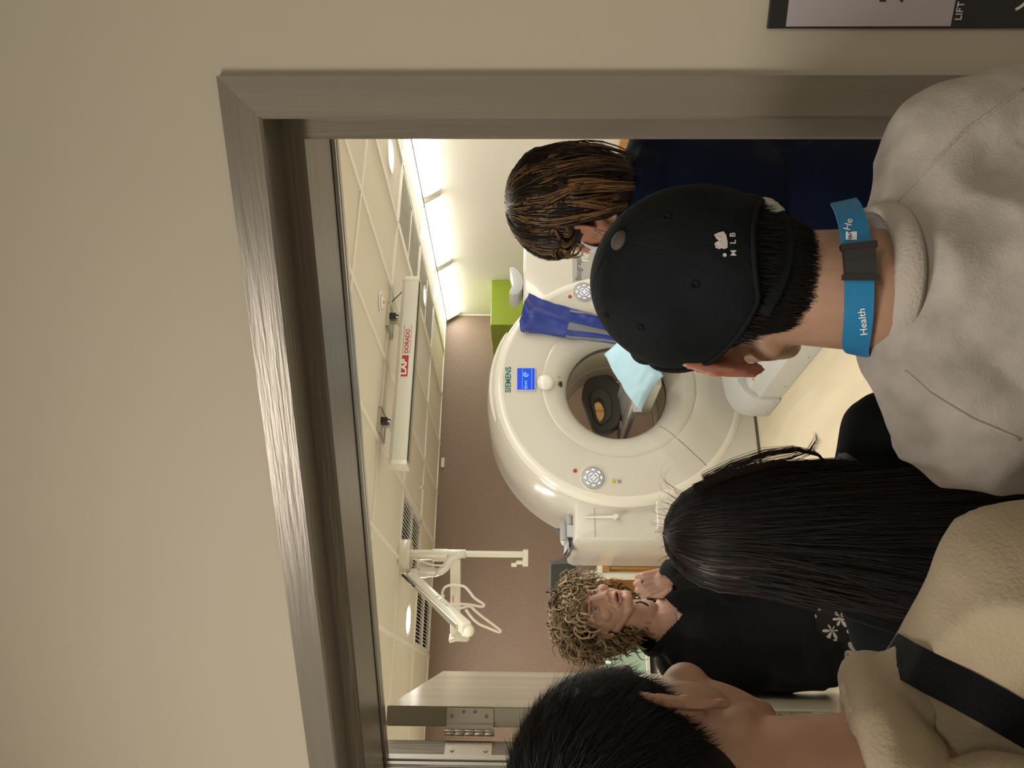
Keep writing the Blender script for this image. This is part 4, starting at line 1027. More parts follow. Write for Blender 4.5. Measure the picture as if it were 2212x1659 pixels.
# cap dome in head space
Cm = Hm @ Matrix.Translation((0, -.010, .024)) @ Matrix.Rotation(R_(32), 4, 'X')
def cap_pt(az, el, k=1.0):      # az 0 = front (y), el 90 = top
    a, e = R_(az), R_(el); se = math.sin(e); ce = abs(math.cos(e))**.95
    return Cm @ Vector((.0945*k*ce*math.sin(a), .110*k*ce*math.cos(a), (.108 if se > 0 else .12)*k*(se if se < 0 else se**.96)))
def cap_low(az):                 # lowest elevation of the edge
    d = abs((az+180) % 360-180); back = 180-d
    t_ = min(max((back-35)/45, 0), 1); base = 2*(1-t_)-6*t_
    if d < 60: base = -20+14*(d/60)
    if back < 35: base = 17*math.cos(R_(back/35*90))**.7
    return base
vs = []; na, ne = 120, 30; mb = MB()
for k in (1.0, .965):
    for i in range(ne+1):
        for j in range(na):
            az = 360*j/na; lo = cap_low(az); el = lo+(90-lo)*i/ne
            seam = min(abs((az-30+30) % 60-30), 30); kk = k*(1-.006*math.exp(-(seam/1.6)**2)+.004*noise.noise(Vector((math.cos(R_(az))*3, math.sin(R_(az))*3, el/18))))
            vs.append(cap_pt(az, min(el, 89.9), kk))
S_ = (ne+1)*na; fs = []
for i in range(ne):
    for j in range(na):
        a, b_, c, d = i*na+j, i*na+(j+1) % na, (i+1)*na+(j+1) % na, (i+1)*na+j
        fs += [(a, b_, c, d), (S_+a, S_+d, S_+c, S_+b_)]
for j in range(na): fs.append((j, S_+j, S_+(j+1) % na, (j+1) % na))
mb.add(vs, fs); capme = mb.mesh('cap', cap_m, smooth='all'); capo = link('cap', capme, pr)
cb = bvh_of(capme, Wm)
hem = MB(); hem.tube([cap_pt(az, cap_low(az)+1, 1.012) for az in range(0, 361, 4)], .0028, 6); hem.obj('cap_hem', cap_m, capo, smooth='all')
bt = MB(); bt.ell((0, 0, 0), (.0105, .0105, .005), n=20, m=10); bt.v = [tuple(Matrix.Translation(cap_pt(180, 89.5)) @ Hm.to_3x3().to_4x4() @ Matrix.Rotation(R_(32), 4, 'X') @ Vector(v)) for v in bt.v]
bt.obj('cap_button', mat('faded cap button', (.065, .055, .045), .8, bump=.4, bscale=200), capo, smooth='all')
br = MB(); vs = []
for k in (0, 1):
    for i in range(7):
        for j in range(21):
            az = -36+72*j/20; p = cap_pt(az, -19, 1.0); d = (Cm.to_3x3() @ Vector((math.sin(R_(az))*.35, 1, -.28))).normalized()
            ext = .062*math.cos(R_(az*2.3))**.7*i/6; vs.append(p+d*ext+Vector((0, 0, -.0035*k)))
fs = []
for k in (0, 1):
    for i in range(6):
        for j in range(20): a = k*147+i*21+j; fs.append((a, a+1, a+22, a+21))
for j in range(20): a = 6*21+j; fs.append((a, a+1, 147+a+1, 147+a))
br.add(vs, fs).obj('cap_brim', cap_m, capo, smooth='all')
sp_ = MB(); sp_.tube([cap_pt(az, -3, 1.0) for az in range(140, 221, 5)], .0085, 8, flat=.25, upv=(0, 1, 0)); sp_.obj('cap_strap', cap_m, capo, smooth='all')
bk = MB()
for az in (140, 145, 150):
    p = cap_pt(az, -2, 1.0); bk.ell(p, (.007, .005, .012), n=10, m=8)
link('strap_tag', blob(bk, .0018, 2, [mat('strap tag cloth', (.40, .37, .32), .7, bump=.5, bscale=200)], None, 'strap_tag'), capo, label='pale grey strap tag')
for (x, y) in ((1382, 707), (1500, 615), (1310, 680), (1440, 470)):
    p = cast(cb, x, y, .0005)
    if p is not None:
        e = MB(); n_ = 14; ctr = inv @ p; nn = (ctr-(Cm @ Vector((0, 0, 0)))).normalized(); u = nn.orthogonal().normalized(); v = nn.cross(u)
        e.tube([ctr+u*.0035*math.cos(2*math.pi*i/n_)+v*.0035*math.sin(2*math.pi*i/n_) for i in range(n_+1)], .0012, 6); e.obj('eyelet', cap_m, capo)
wt_ = mat('white embroidery', (.62, .60, .58), .8, bump=.6, bscale=400)
lt = [('M', 1590, 553), ('L', 1589, 527), ('B', 1588, 512)]
for ch, x, y in lt: decal(flat_text(ch, 1, .03), (x, y), cb, 'cap_lettering', wt_, capo, inv, .0015, 17)
q = lambda a, b: (1260+a/3.16, 380+b/3.16)
bird = [q(*p) for p in ((893, 400), (925, 385), (955, 378), (975, 400), (985, 450), (985, 490), (960, 500), (945, 492), (930, 500), (905, 492), (895, 465), (905, 450), (925, 445), (905, 425))]
bc_ = (sum(p[0] for p in bird)/len(bird), sum(p[1] for p in bird)/len(bird))
decal(flat_poly([(-(y-bc_[1]), -(x-bc_[0])) for x, y in bird]), bc_, cb, 'cap_emblem', wt_, capo, inv, .0015)
decal(flat_poly([(4.3*math.cos(a*.5236), 4.3*math.sin(a*.5236)) for a in range(12)]), q(965, 540), cb, 'cap_dot', wt_, capo, inv, .0015)
# nape hair: shell plus short strands
hs = MB(); hs.ell((0, -.018, .022), (.082, .097, .082), n=40, m=30); hs.ell((0, -.046, -.035), (.064, .056, .048), n=30, m=20)
xf(hs, Hm); 
hcap = link('hair', blob(hs, .004, 3, [hair_k], None, 'hair'), pr)
hb = bvh_of(hcap.data)
st, wd, mi = [], [], []
ctr = np.array(Hm @ Vector((0, 0, 0)))
for k in range(2600):
    az = rng.uniform(95, 265); el = rng.uniform(-58, -2) if abs(az-180) < 60 else rng.uniform(-38, -2)
    a, e = R_(az), R_(el); d = Hm.to_3x3() @ Vector((math.cos(e)*math.sin(a), math.cos(e)*math.cos(a), math.sin(e)))
    o = Hm @ Vector((0, -.03, 0)); h = hb.ray_cast(o+d*.3, -d)
    if h[0] is None: continue
    L = rng.uniform(.014, .030); dn = Hm.to_3x3() @ Vector((rng.normal(0, .12), -.15, -1)); dn = (dn-d*dn.dot(d)*.8).normalized()
    st.append(np.array([h[0]+dn*L*t_+d*(.0015+.004*t_*t_) for t_ in (0, .33, .66, 1)])); wd.append(.0005); mi.append(0)
ribbons(st, wd, ctr, [hair_k], mi, 'nape_strands', hcap)
# lanyard: band standing round the neck
def neck_ring(az, rx, ry): return Vector((rx*math.sin(R_(az)), -.013+ry*math.cos(R_(az)), 0))
def lany(az):
    x = (az-180)/90; p = neck_ring(az, .074, .068); p.z = 1.443-.006*x-.018*x*x; return p
vs = []; azs = list(np.linspace(86, 274, 48)); mb = MB()
for k, az in enumerate(azs):
    p = lany(az); d = Vector((math.sin(R_(az)), math.cos(R_(az)), 0)); e_ = max(0, abs(az-180)-62)/30; p = p+d*.001*e_-Vector((0, 0, .008*e_*e_))
    for (dr, dz) in ((.0, .0125), (.0012, .0125), (.0066, -.0125), (.0054, -.0125)): vs.append(p+d*dr+Vector((0, 0, dz)))
n = len(azs); mb.add(vs, [(i*4+a, i*4+(a+1) % 4, i*4+4+(a+1) % 4, i*4+4+a) for i in range(n-1) for a in range(4)])
lan = mb.obj('lanyard', lan_m, pr, smooth=50); lb_ = bvh_of(lan.data, Wm)
bkm = MB()
for a0, a1, r, hgt in ((170, 187, .0045, .0128), (166, 170, .0055, .0148), (187, 191, .0055, .0148)):
    vs = []
    for az in (a0, (a0+a1)/2, a1):
        p = lany(az); d = Vector((math.sin(R_(az)), math.cos(R_(az)), 0))
        for dr, dz in ((.0, hgt), (r, hgt), (r+.008, -hgt), (.004, -hgt)): vs.append(p+d*dr+Vector((0, 0, dz)))
    bkm.add(vs, [(i*4+a, i*4+(a+1) % 4, i*4+4+(a+1) % 4, i*4+4+a) for i in range(2) for a in range(4)]+[(0, 1, 2, 3), (11, 10, 9, 8)])
bkm.obj('buckle', M['black'], lan, label='black plastic buckle')
wl_ = M['white_text']
LANY_DECALS = True
if LANY_DECALS:
    decal(flat_text('Health', 1, .01), (1874, 724), lb_, 'lanyard_lettering', wl_, lan, inv, .0008, 22, R_(6))
    decal(flat_text('He', 1, .01), (1836, 499), lb_, 'lanyard_lettering', wl_, lan, inv, .0008, 22, R_(-14))
    decal(flat_poly([(-9, -8), (9, -8), (9, 16), (-9, 16)]), (1843, 509), lb_, 'lanyard_patch', wl_, lan, inv, .0008, 1, 0)
    decal(flat_text('QUT', 1, .03), (1839, 517), lb_, 'lanyard_lettering', mat('navy print', (.01, .03, .2), .5), lan, inv, .0016, 9, 0)

# ---------------------------------------------------------------- D: long black hair
DX, DY = -.228, 1.16
pr, Wm = person('person with long straight black hair, black top and navy bag strap', (DX, DY, 0), R_(6)); inv = Wm.inverted()
Hm = Matrix.Translation((0, .02, 1.405)) @ Matrix.Rotation(R_(12), 4, 'Z') @ Matrix.Rotation(R_(-6), 4, 'X')
b = xf(head(True, .90, .9, 18, (0, -.04, -.17), .05), Hm)
b.ell((0, 0, 1.10), (.14, .085, .16)); b.ell((0, .0, .90), (.15, .10, .18))
for s_ in (-1, 1):
    seg(b, [(0, 0, 1.25), (s_*.125, -.01, 1.20)], [.045, .035]); seg(b, [(s_*.135, -.01, 1.185), (s_*.155, .0, .93), (s_*.15, .12, .75)], [.036, .032, .024])
    b.ell((s_*.15, .15, .71), (.018, .03, .04)); seg(b, [(s_*.08, 0, .8), (s_*.08, 0, .1)], [.065, .038])
    for k in range(4): b.cap((s_*.15+(k-1.5)*.011, .165, .69), (s_*.15+(k-1.5)*.011, .175, .655), .007, .006, 8)
link('body', blob(b, .0055, 3, [skin_m], name='body'), pr)
s = MB(); s.ell((0, 0, 1.11), (.165, .11, .16)); s.ell((0, .01, .92), (.17, .12, .2)); s.ell((0, -.005, 1.21), (.10, .07, .06))
for s_ in (-1, 1):
    seg(s, [(s_*.02, 0, 1.245), (s_*(.155 if s_ > 0 else .130), -.01, 1.215)], [.05, .054], 24); seg(s, [(s_*(.158 if s_ > 0 else .135), -.01, 1.200), (s_*(.205 if s_ > 0 else .150), .0, .93), (s_*.15, .10, .78)], [.060, .052, .04], 24)
tm = blob(s, .007, 5, [cloth_k], folds(.010, 6, 5, 9, .5), 'top'); top_o = link('black_top', tm, pr); legs(pr, .80)
tb = bvh_of(tm, Wm)
def flatstrap(pl, bv, w, inv, name, m_, parent, off=.004, th=.002):
    pts = path_px(pl, bv, off); mb = MB(); vs = []
    for i, p in enumerate(pts):
        t_ = (pts[min(i+1, len(pts)-1)]-pts[max(i-1, 0)]).normalized(); toC = (CAM-p).normalized(); s_ = t_.cross(toC).normalized(); n_ = s_.cross(t_).normalized()
        if n_.dot(toC) < 0: n_ = -n_
        for a, b_ in ((-w, 0), (w, 0), (w, th), (-w, th)): vs.append(inv @ (p+s_*a+n_*b_))
    n = len(pts); mb.add(vs, [(i*4+a, i*4+(a+1) % 4, i*4+4+(a+1) % 4, i*4+4+a) for i in range(n-1) for a in range(4)]+[(0, 1, 2, 3), (4*n-1, 4*n-2, 4*n-3, 4*n-4)])
    return mb.obj(name, m_, parent, smooth=50)
flatstrap([(1785, 975), (1830, 1005), (1900, 1050), (1980, 1100), (2060, 1150), (2150, 1200)], tb, .0145, inv, 'bag_strap', strap_n, pr)
hs = MB(); hs.ell((0, -.016, .034), (.0735, .092, .084), n=36, m=24); hs.ell((0, -.04, -.03), (.076, .068, .09), n=30, m=20); hs.ell((0, -.075, -.14), (.080, .045, .14), n=30, m=20); hs.ell((-.015, -.09, -.24), (.060, .03, .10), n=30, m=20)
xf(hs, Hm); hb_o = link('hair', blob(hs, .006, 4, [hair_k], None, 'hair'), pr)
st, wd, mi = [], [], []; ctr = np.array(Hm @ Vector((0, 0, 0)))
for k in range(5200):
    az = rng.uniform(60, 300); side = math.sin(R_(az)); a = R_(az); lift = rng.uniform(0, .010)
    P = []; end = rng.uniform(.30, .46) if rng.random() > .15 else rng.uniform(.16, .3)
    wave = rng.normal(0, .004); flick = rng.uniform(.3, 1)
    for t_ in np.linspace(0, 1, 14):
        if t_ < .45:
            e = R_(90-92*(t_/.45)); p = Vector((.076*math.cos(e)*math.sin(a)+.0015*math.copysign(1, side)*math.sin(e), -.016+.094*math.cos(e)*math.cos(a), .034+(.087)*math.sin(e)-.0))
        else:
            u = (t_-.45)/.55; back = -math.cos(a)
            p = Vector((.076*math.sin(a)*(1+.16*math.sin(u*2.6)-.15*u)+wave*u*3, -.016+.094*math.cos(a)-.035*u*(back > 0)+.0, .033-end*u))
            if side < -.3: p.x += -.05*u*u*flick; p.y += .0
            if side > .75: p.x += .012*math.sin(u*5)
        p += Vector((p.x, p.y+.018, max(p.z, 0))).normalized()*lift
        P.append(Hm @ p)
    st.append(np.array(P)+rng.normal(0, .0006, (14, 3))); wd.append(rng.uniform(.0006, .0014)); mi.append(2 if (side < -.55 and rng.random() < .35 and end > .36) else (1 if rng.random() < .3 else 0))
ribbons(st, wd, ctr, [hair_k, hair_k2, hair_r], mi, 'long_strands', hb_o)
# loose strands lifting off at the right side and crown
st, wd, mi = [], [], []
for k in range(150):
    px0 = rng.normal(0, 1); P = []
    r0 = rng.uniform(0, .5)
    pts = [(1520, 1035), (1590, 1002), (1660, 978), (1720, 970), (1765, 980), (1783, 1000), (1775, 1015)] if k < 70 else ([(1560, 1025), (1640, 1005), (1710, 990), (1750, 975), (1766, 950), (1762, 935)] if k < 90 else [(1500, 1055), (1580, 1020), (1660, 1002), (1740, 998), (1790, 1010)])
    for i, (x, y) in enumerate(pts): P.append(inv @ at(x+rng.normal(0, 2)+px0*3, y+px0*5*(1-i/9)+rng.normal(0, 1), 1.13))
    st.append(np.array(P)); wd.append(.0005); mi.append(0)
for k in range(60):
    a = rng.uniform(-1.2, 1.2); P = []; L = rng.uniform(.02, .06)
    for t_ in np.linspace(0, 1, 7):
        p = Vector((.05*a+L*t_*a*.8, -.06+.02*rng.random(), .122-.02*abs(a)+L*.6*math.sin(t_*2.4))); P.append(Hm @ p)
    st.append(np.array(P)); wd.append(.00025); mi.append(0)
ribbons(st, wd, ctr, [hair_k2], mi, 'loose_strands', hb_o)

# ---------------------------------------------------------------- B: brown bob, navy top
BX, BYY = .410, 1.70
pr, Wm = person('person with wavy brown and golden hair, navy top and glasses beside the door frame', (BX, BYY, 0), R_(25)); inv = Wm.inverted()
Hm = Matrix.Translation((-.01, .03, 1.648)) @ Matrix.Rotation(R_(19), 4, 'Z') @ Matrix.Rotation(R_(-6), 4, 'X')
b = xf(head(True, 1.0, 1.05, 22, (0, -.04, -.17), .052), Hm)
b.ell((0, 0, 1.33), (.15, .09, .16)); b.ell((0, .0, 1.08), (.15, .10, .2))
for s_ in (-1, 1):
    seg(b, [(0, 0, 1.48), (s_*.15, -.01, 1.42)], [.045, .04]); seg(b, [(s_*.165, -.01, 1.40), (s_*.2, .0, 1.12), (s_*.18, .12, .90)], [.04, .034, .025])
    b.ell((s_*.18, .15, .86), (.018, .03, .04)); seg(b, [(s_*.08, 0, .95), (s_*.08, 0, .1)], [.07, .04])
    for k in range(4): b.cap((s_*.18+(k-1.5)*.011, .165, .84), (s_*.18+(k-1.5)*.011, .175, .80), .007, .006, 8)
link('body', blob(b, .0055, 3, [skin_b], name='body'), pr)
s = MB(); s.ell((0, 0, 1.33), (.185, .125, .18)); s.ell((0, .01, 1.05), (.185, .13, .26)); s.ell((0, -.015, 1.485), (.125, .085, .07))
for s_ in (-1, 1):
    seg(s, [(s_*.02, -.01, 1.50), (s_*.155, -.01, 1.445)], [.066, .068], 24); seg(s, [(s_*.175, -.01, 1.40), (s_*.225, .0, 1.12), (s_*.2, .10, .95)], [.073, .064, .05], 24)
link('navy_top', blob(s, .008, 5, [cloth_n], folds(.012, 5, 4, 21, .5), 'navy_top'), pr); legs(pr, .93)
hs = MB(); hs.ell((0, -.02, .035), (.098, .112, .094), n=36, m=24); hs.ell((0, -.055, -.05), (.088, .064, .085), n=30, m=20); hs.ell((0, -.06, -.10), (.082, .056, .055), n=30, m=20)
xf(hs, Hm); hb_o = link('hair', blob(hs, .006, 4, [hair_k2], None, 'hair'), pr)
st, wd, mi = [], [], []; ctr = np.array(Hm @ Vector((0, 0, 0)))
for c in range(210):
    caz = rng.uniform(48, 312); clift = rng.uniform(0, .014); cend = rng.uniform(.04, .16); cs = 0 if rng.random() < .55 else rng.uniform(.12, .5); cw = rng.normal(0, .013); cz = rng.normal(0, .012); cph = rng.uniform(0, 6)
    if caz > 262: cend = rng.uniform(.0, .025)
    gold = rng.random() < (.55 if caz > 235 else .32); amp = rng.uniform(.004, .011)
    for k in range(32):
        az = caz+rng.normal(0, 4.5); a = R_(az); P = []
        e0_ = rng.uniform(66, 88)
        for t_ in np.linspace(min(cs*rng.uniform(.5, 1.5), .7), 1, 12):
            cl_ = 1-.55*t_; ca_ = R_(caz+(az-caz)*cl_)
            if t_ < .55:
                e = R_(e0_-(e0_+2)*(t_/.55)); p = Vector((.102*math.cos(e)*math.sin(ca_), -.02+.116*math.cos(e)*math.cos(ca_), .038+.096*math.sin(e)))
            else:
                u = (t_-.55)/.45; k_ = 1+.05*math.sin(u*3)-.10*u*u-.12*u**3
                p = Vector((.102*math.sin(ca_)*k_, -.02+.116*math.cos(ca_)*k_, .035-cend*u*1.05))
            od = Vector((p.x, p.y, max(p.z, 0)*.8)).normalized(); p += od*(clift+amp*math.sin(t_*8+cph)*(t_-cs)+rng.normal(0, .0009)); sd = od.cross(Vector((0, 0, 1)))
            p += sd*(cw*math.sin((t_-cs)*5+cph)+rng.normal(0, .0007)); p.z += cz*t_
            P.append(Hm @ p)
        st.append(np.array(P)); wd.append(rng.uniform(.0006, .0012)); mi.append(1 if (gold and rng.random() < .55) else (2 if rng.random() < .25 else 0))
for k in range(160):      # fly-aways
    az = rng.uniform(60, 300); e0 = rng.uniform(20, 88); L = rng.uniform(.02, .05); P = []
    for t_ in np.linspace(0, 1, 7):
        a, e = R_(az+t_*25), R_(e0-t_*18); r = 1+L*4*math.sin(t_*2.6)*.8; P.append(Hm @ Vector((.098*r*math.cos(e)*math.sin(a), -.02+.112*r*math.cos(e)*math.cos(a), .038+.10*r*math.sin(e))))
    st.append(np.array(P)); wd.append(.00028); mi.append(2)
ribbons(st, wd, ctr, [hair_k2, hair_g, hair_n], mi, 'wavy_strands', hb_o)
# glasses, mask and mask loop
gl = MB(); 
for s_ in (-1, 1):
    gl.tube([(s_*(.031+.024*math.cos(R_(a))), .098-.010*abs(math.cos(R_(a))), .002+.019*math.sin(R_(a))) for a in range(0, 361, 20)], .0013, 6)
    gl.tube([(s_*.055, .088, .004), (s_*.070, .07, .004), (s_*.078, .0, .004), (s_*.08, -.02, -.008)], .0014, 6)
gl.tube([(-.008, .098, .006), (.008, .098, .006)], .0013, 6); xf(gl, Hm); gl.obj('glasses', mat('brown glasses frame', (.12, .05, .04), .3), pr, smooth='all')
mk = MB(); vs = []
for i in range(13):
    for j in range(15):
        x = -1+2*j/14; z = -.015-.095*i/12; y = .112-.055*x*x-.028*((i-5)/6)**2; vs.append((x*.066, y, z))
mk.add(vs, [(i*15+j, i*15+j+1, i*15+j+16, i*15+j+15) for i in range(12) for j in range(14)]); xf(mk, Hm)
mo = mk.obj('face_mask', mat('white face mask', (.75, .76, .78), .7), pr, smooth='all'); so = mo.modifiers.new('t', 'SOLIDIFY'); so.thickness = .002
lp = MB()
for s_ in (-1, 1): lp.tube([(s_*.064, .058, -.02), (s_*.076, .02, .005), (s_*.086, -.006, .018), (s_*.086, -.022, -.0), (s_*.08, -.01, -.028), (s_*.066, .052, -.10)], .0016, 6)
xf(lp, Hm); lp.obj('mask_loop', M['grey'], pr, smooth='all')

# ---------------------------------------------------------------- E: short black hair, beige hoodie, nearest
EX, EY = -.338, .665
pr, Wm = person('person with short black hair in beige hoodie with black strap, nearest the camera', (EX, EY, 0), R_(-14)); inv = Wm.inverted()
Hm = Matrix.Translation((0, 0, 1.630)) @ Matrix.Rotation(R_(-5), 4, 'Z') @ Matrix.Rotation(R_(-4), 4, 'X')
b = xf(head(True, 1.04, 1.0, 32, (.020, -.030, -.17), .062, .88), Hm)
b.ell((0, 0, 1.27), (.16, .095, .16)); b.ell((0, .0, 1.03), (.15, .10, .2))
for s_ in (-1, 1):
    seg(b, [(0, 0, 1.42), (s_*.15, -.01, 1.36)], [.05, .04]); seg(b, [(s_*.17, -.01, 1.34), (s_*.21, .0, 1.06), (s_*.19, .12, .84)], [.04, .036, .027])
    b.ell((s_*.19, .15, .80), (.018, .03, .04)); seg(b, [(s_*.08, 0, .92), (s_*.08, 0, .1)], [.07, .04])
    for k in range(4): b.cap((s_*.19+(k-1.5)*.011, .165, .78), (s_*.19+(k-1.5)*.011, .175, .74), .007, .006, 8)
bod = blob(b, .0032, 7, [skin_m], name='body'); link('body', bod, pr)
s = MB(); s.ell((0, .0, 1.25), (.20, .13, .18)); s.ell((0, .01, 1.0), (.195, .135, .26)); s.ell((0, -.02, 1.35), (.14, .09, .07))
for s_ in (-1, 1):
    seg(s, [(s_*.02, 0, 1.405), (s_*.15, -.01, 1.355)], [.062, .070], 24); seg(s, [(s_*.17, -.01, 1.335), (s_*.235, .0, 1.06), (s_*.215, .10, .88)], [.082, .07, .055], 24)
hm_ = blob(s, .0065, 6, [cloth_b], folds(.016, 5, 5, 31, .6), 'hoodie'); hoodie = link('hoodie', hm_, pr); legs(pr, .90)
# hood lying on the back: folded cloth ring with drooping pouch
h = MB(); pts = [(.085*math.sin(R_(a)), -.010+.080*math.cos(R_(a)), 1.462-.035*max(0, math.cos(R_(a)))+.012*noise.noise(Vector((a*.03, 2, 0)))) for a in range(0, 361, 12)]
h.tube(pts, [.026+.004*math.sin(i*1.3) for i in range(len(pts))], 14); 
h.ell((0, -.11, 1.40), (.11, .045, .07), (R_(-25), 0, 0)); h.ell((.035, -.135, 1.36), (.07, .035, .05)); h.cap((.085, -.01, 1.44), (.115, .02, 1.40), .03, .028); h.cap((-.085, -.01, 1.44), (-.115, .02, 1.40), .03, .028)
link('hood', blob(h, .005, 4, [cloth_b, cloth_b2], folds(.010, 9, 9, 41, .6), 'hood', region=lambda c: ((np.hypot(c[:, 0], c[:, 1]+.01) < .088) & (c[:, 2] > 1.44)).astype(int)), pr)
hb2 = bvh_of(hm_, Wm)
flatstrap([(1925, 1405), (1960, 1428), (2010, 1455), (2080, 1490), (2150, 1528), (2230, 1575)], hb2, .0155, inv, 'shoulder_strap', strap_k, pr, .005, .003)
hs = MB(); hs.ell((0, -.018, .040), (.088, .103, .092), n=40, m=28); hs.ell((0, -.05, -.022), (.070, .062, .055), n=30, m=20)
xf(hs, Hm); hb_o = link('hair', blob(hs, .0045, 4, [hair_k], None, 'hair', cut=None), pr)
hbv = bvh_of(hb_o.data); st, wd, mi = [], [], []; ctr = np.array(Hm @ Vector((0, -.02, .03)))
crown = Vector((.0, -.07, .10))
for k in range(17000):
    z = rng.uniform(-.55, 1); a = rng.uniform(0, 2*math.pi); r_ = math.sqrt(1-z*z); d0 = Vector((r_*math.cos(a), r_*math.sin(a), z))
    if d0.y > .62 and d0.z < .10: continue
    d = Hm.to_3x3() @ d0; o = Hm @ Vector((0, -.025, .02)); h_ = hbv.ray_cast(o+d*.3, -d)
    if h_[0] is None: continue
    loc = Hm.inverted() @ h_[0]; fl = (loc-crown); fl = fl-d0*fl.dot(d0); fl = fl.normalized() if fl.length > .01 else Vector((1, 0, 0)); fl = Hm.to_3x3() @ (fl+Vector(rng.normal(0, .16, 3))).normalized()
    L = rng.uniform(.010, .024); up_ = .0005+.0035*rng.random()
    st.append(np.array([h_[0]+fl*L*t_+d*(.0005+up_*t_) for t_ in (0, .3, .65, 1)])); wd.append(.00028); mi.append(0)
ribbons(st, wd, ctr, [hair_k], mi, 'short_strands', hb_o)

# ---------------------------------------------------------------- A: curly blond hair, black cardigan, facing the camera
AX, AY = -.715, 2.50
pr, Wm = person('person with curly blond hair in black cardigan and floral skirt, ringed hand at chin', (AX, AY, 0), R_(-155)); inv = Wm.inverted()
hw = at(1290, 1322, 2.50); fdir = Vector((math.sin(R_(44)), -math.cos(R_(44)), .10))
HmW = frame(fdir, R_(-3), (-.10, 0, 1), hw); Hm = inv @ HmW
hd_ = head(True, 1.0, 1.0, 18, (0, -.05, -.16), .050)
xf(hd_, Hm); b = hd_
zs = 1.40
# chest, shoulders and raised left arm (world pixels -> local)
Lc = lambda x, y, Y: inv @ at(x, y, Y)
neckb = Lc(1420, 1345, 2.52)
b.ell((neckb.x, neckb.y-.01, neckb.z-.12), (.14, .085, .14)); b.cap((neckb.x, neckb.y, neckb.z), (neckb.x, neckb.y, neckb.z-.05), .055, .07)
wr = Lc(1452, 1243, 2.34); el = Lc(1640, 1200, 2.36); shl = Lc(1475, 1255, 2.50); shr = Lc(1468, 1418, 2.56)
hnd = Lc(1395, 1262, 2.34)
seg(b, [el, wr], [.038, .027]); 
# hand: palm, four curled fingers under the chin, thumb
hx = (hnd-wr).normalized(); camd = (inv @ CAM - hnd).normalized(); hs_ = hx.cross(camd).normalized()
if (Wm.to_3x3() @ hs_).x < 0: hs_ = -hs_     # hs_ points to the viewer's right
hn_ = hs_.cross(hx).normalized()
if hn_.dot(camd) < 0: hn_ = -hn_
PH = lambda a, s_, n_: wr+hx*a+hs_*s_+hn_*n_
b.cap(wr, PH(.035, 0, 0), .026, .026)
for s_ in (-.026, -.009, .009, .026): b.cap(PH(.03, s_*.7, 0), PH(.082, s_, .002), .014, .0115)
kn = {-.029: (.0105, .092, .030), -.010: (.0110, .102, .034), .010: (.0105, .100, .033), .029: (.0092, .090, .028)}
fl = []
for s_, (r, k0, ln) in kn.items():
    p0 = PH(k0-.012, s_*.95, .002); p1 = PH(k0+.006, s_, -.004); p2 = PH(k0+.010, s_, -.004-ln); p3 = PH(k0-.016, s_*.95, -.010-ln); p4 = PH(k0-.030, s_*.95, -.004-ln*.6)
    seg(b, [p0, p1, p2, p3, p4], [r*1.05, r, r*.92, r*.85, r*.75], 14)
    fl.append((p1, p2, r))
seg(b, [PH(.022, -.028, -.004), PH(.050, -.042, -.016), PH(.078, -.034, -.026), PH(.092, -.020, -.032)], [.014, .0125, .0105, .009], 14)
e_loc = [Vector((s_*.030, .0685, .004)) for s_ in (-1, 1)]; RE = .0122
iHm = Hm.inverted()
iH = np.array(iHm); H_ = np.array(Hm)
def tohead(co): return co @ iH[:3, :3].T+iH[:3, 3]
def fromhead(q): return q @ H_[:3, :3].T+H_[:3, 3]
def facedisp(co, no):
    q = tohead(co).astype('f8')
    near = (np.abs(q[:, 0]) < .09) & (q[:, 1] > -.02) & (np.abs(q[:, 2]) < .14)
    for e in e_loc:
        v = q-np.array(e); d = np.linalg.norm(v, axis=1); m = near & (d < .0235) & (v[:, 1] > -.002)
        rx, rz = v[:, 0], v[:, 2]
        opening = (np.abs(rx)/.0145)**2+((rz+.0005)/(.0056))**2
        vd = v/np.maximum(d, 1e-6)[:, None]
        lid = m & (d < .0205); w_ = np.clip((.0205-d)/.004, 0, 1)
        tgt = RE+.0016+.0012*np.exp(-((rz-.008)/.003)**2)
        r2 = np.where(opening < 1, RE-.004, tgt)
        mm = m & ((np.hypot(rx, rz) < .0155))
        q[mm] = np.array(e)+vd[mm]*r2[mm][:, None]
        # crease above the eye
        mc = near & (q[:, 1] > .05) & (np.abs(rx) < .02); q[mc, 1] -= .0022*np.exp(-((rz[mc]-.0125)/.0026)**2)*np.exp(-(rx[mc]/.014)**2)
    # mouth opening and folds
    m = near & (q[:, 1] > .05)
    x, z = q[:, 0], q[:, 2]
    mo_ = m & (((x/.0165)**2+((z+.0665)/.0036)**2) < 1); q[mo_, 1] -= .012
    for s_ in (-1, 1):
        dl_ = np.abs((s_*x-.020)-(-.030-z)*.45); g = np.exp(-(dl_/.0028)**2)*(z < -.028)*(z > -.066); q[m, 1] -= (.0022*g)[m]
    fh = np.exp(-(x/.035)**2)*(z > .040)*(z < .075)*np.sin((z)*900)*.0006; q[m, 1] += fh[m]
    nos = m & (((np.abs(x)-.0075)/.0032)**2+((z+.0405)/.003)**2+((q[:, 1]-.106)/.007)**2 < 1); q[nos, 2] += .004
    out = co.copy(); out[near] = fromhead(q[near]); return out
def facereg(c):
    q = tohead(c); x, y, z = q[:, 0], q[:, 1], q[:, 2]; r = np.zeros(len(c))
    lips = (y > .055) & (np.abs(x) < .023) & (((np.abs(z+.0665)-.0)/(.0105*(1-(x/.026)**2)+.0012)) < 1) & (z > -.080) & (z < -.0555)
    r[lips] = 1
    mo_ = (y > .05) & (((x/.0165)**2+((z+.0665)/.0036)**2) < 1); r[mo_] = 2
    return r
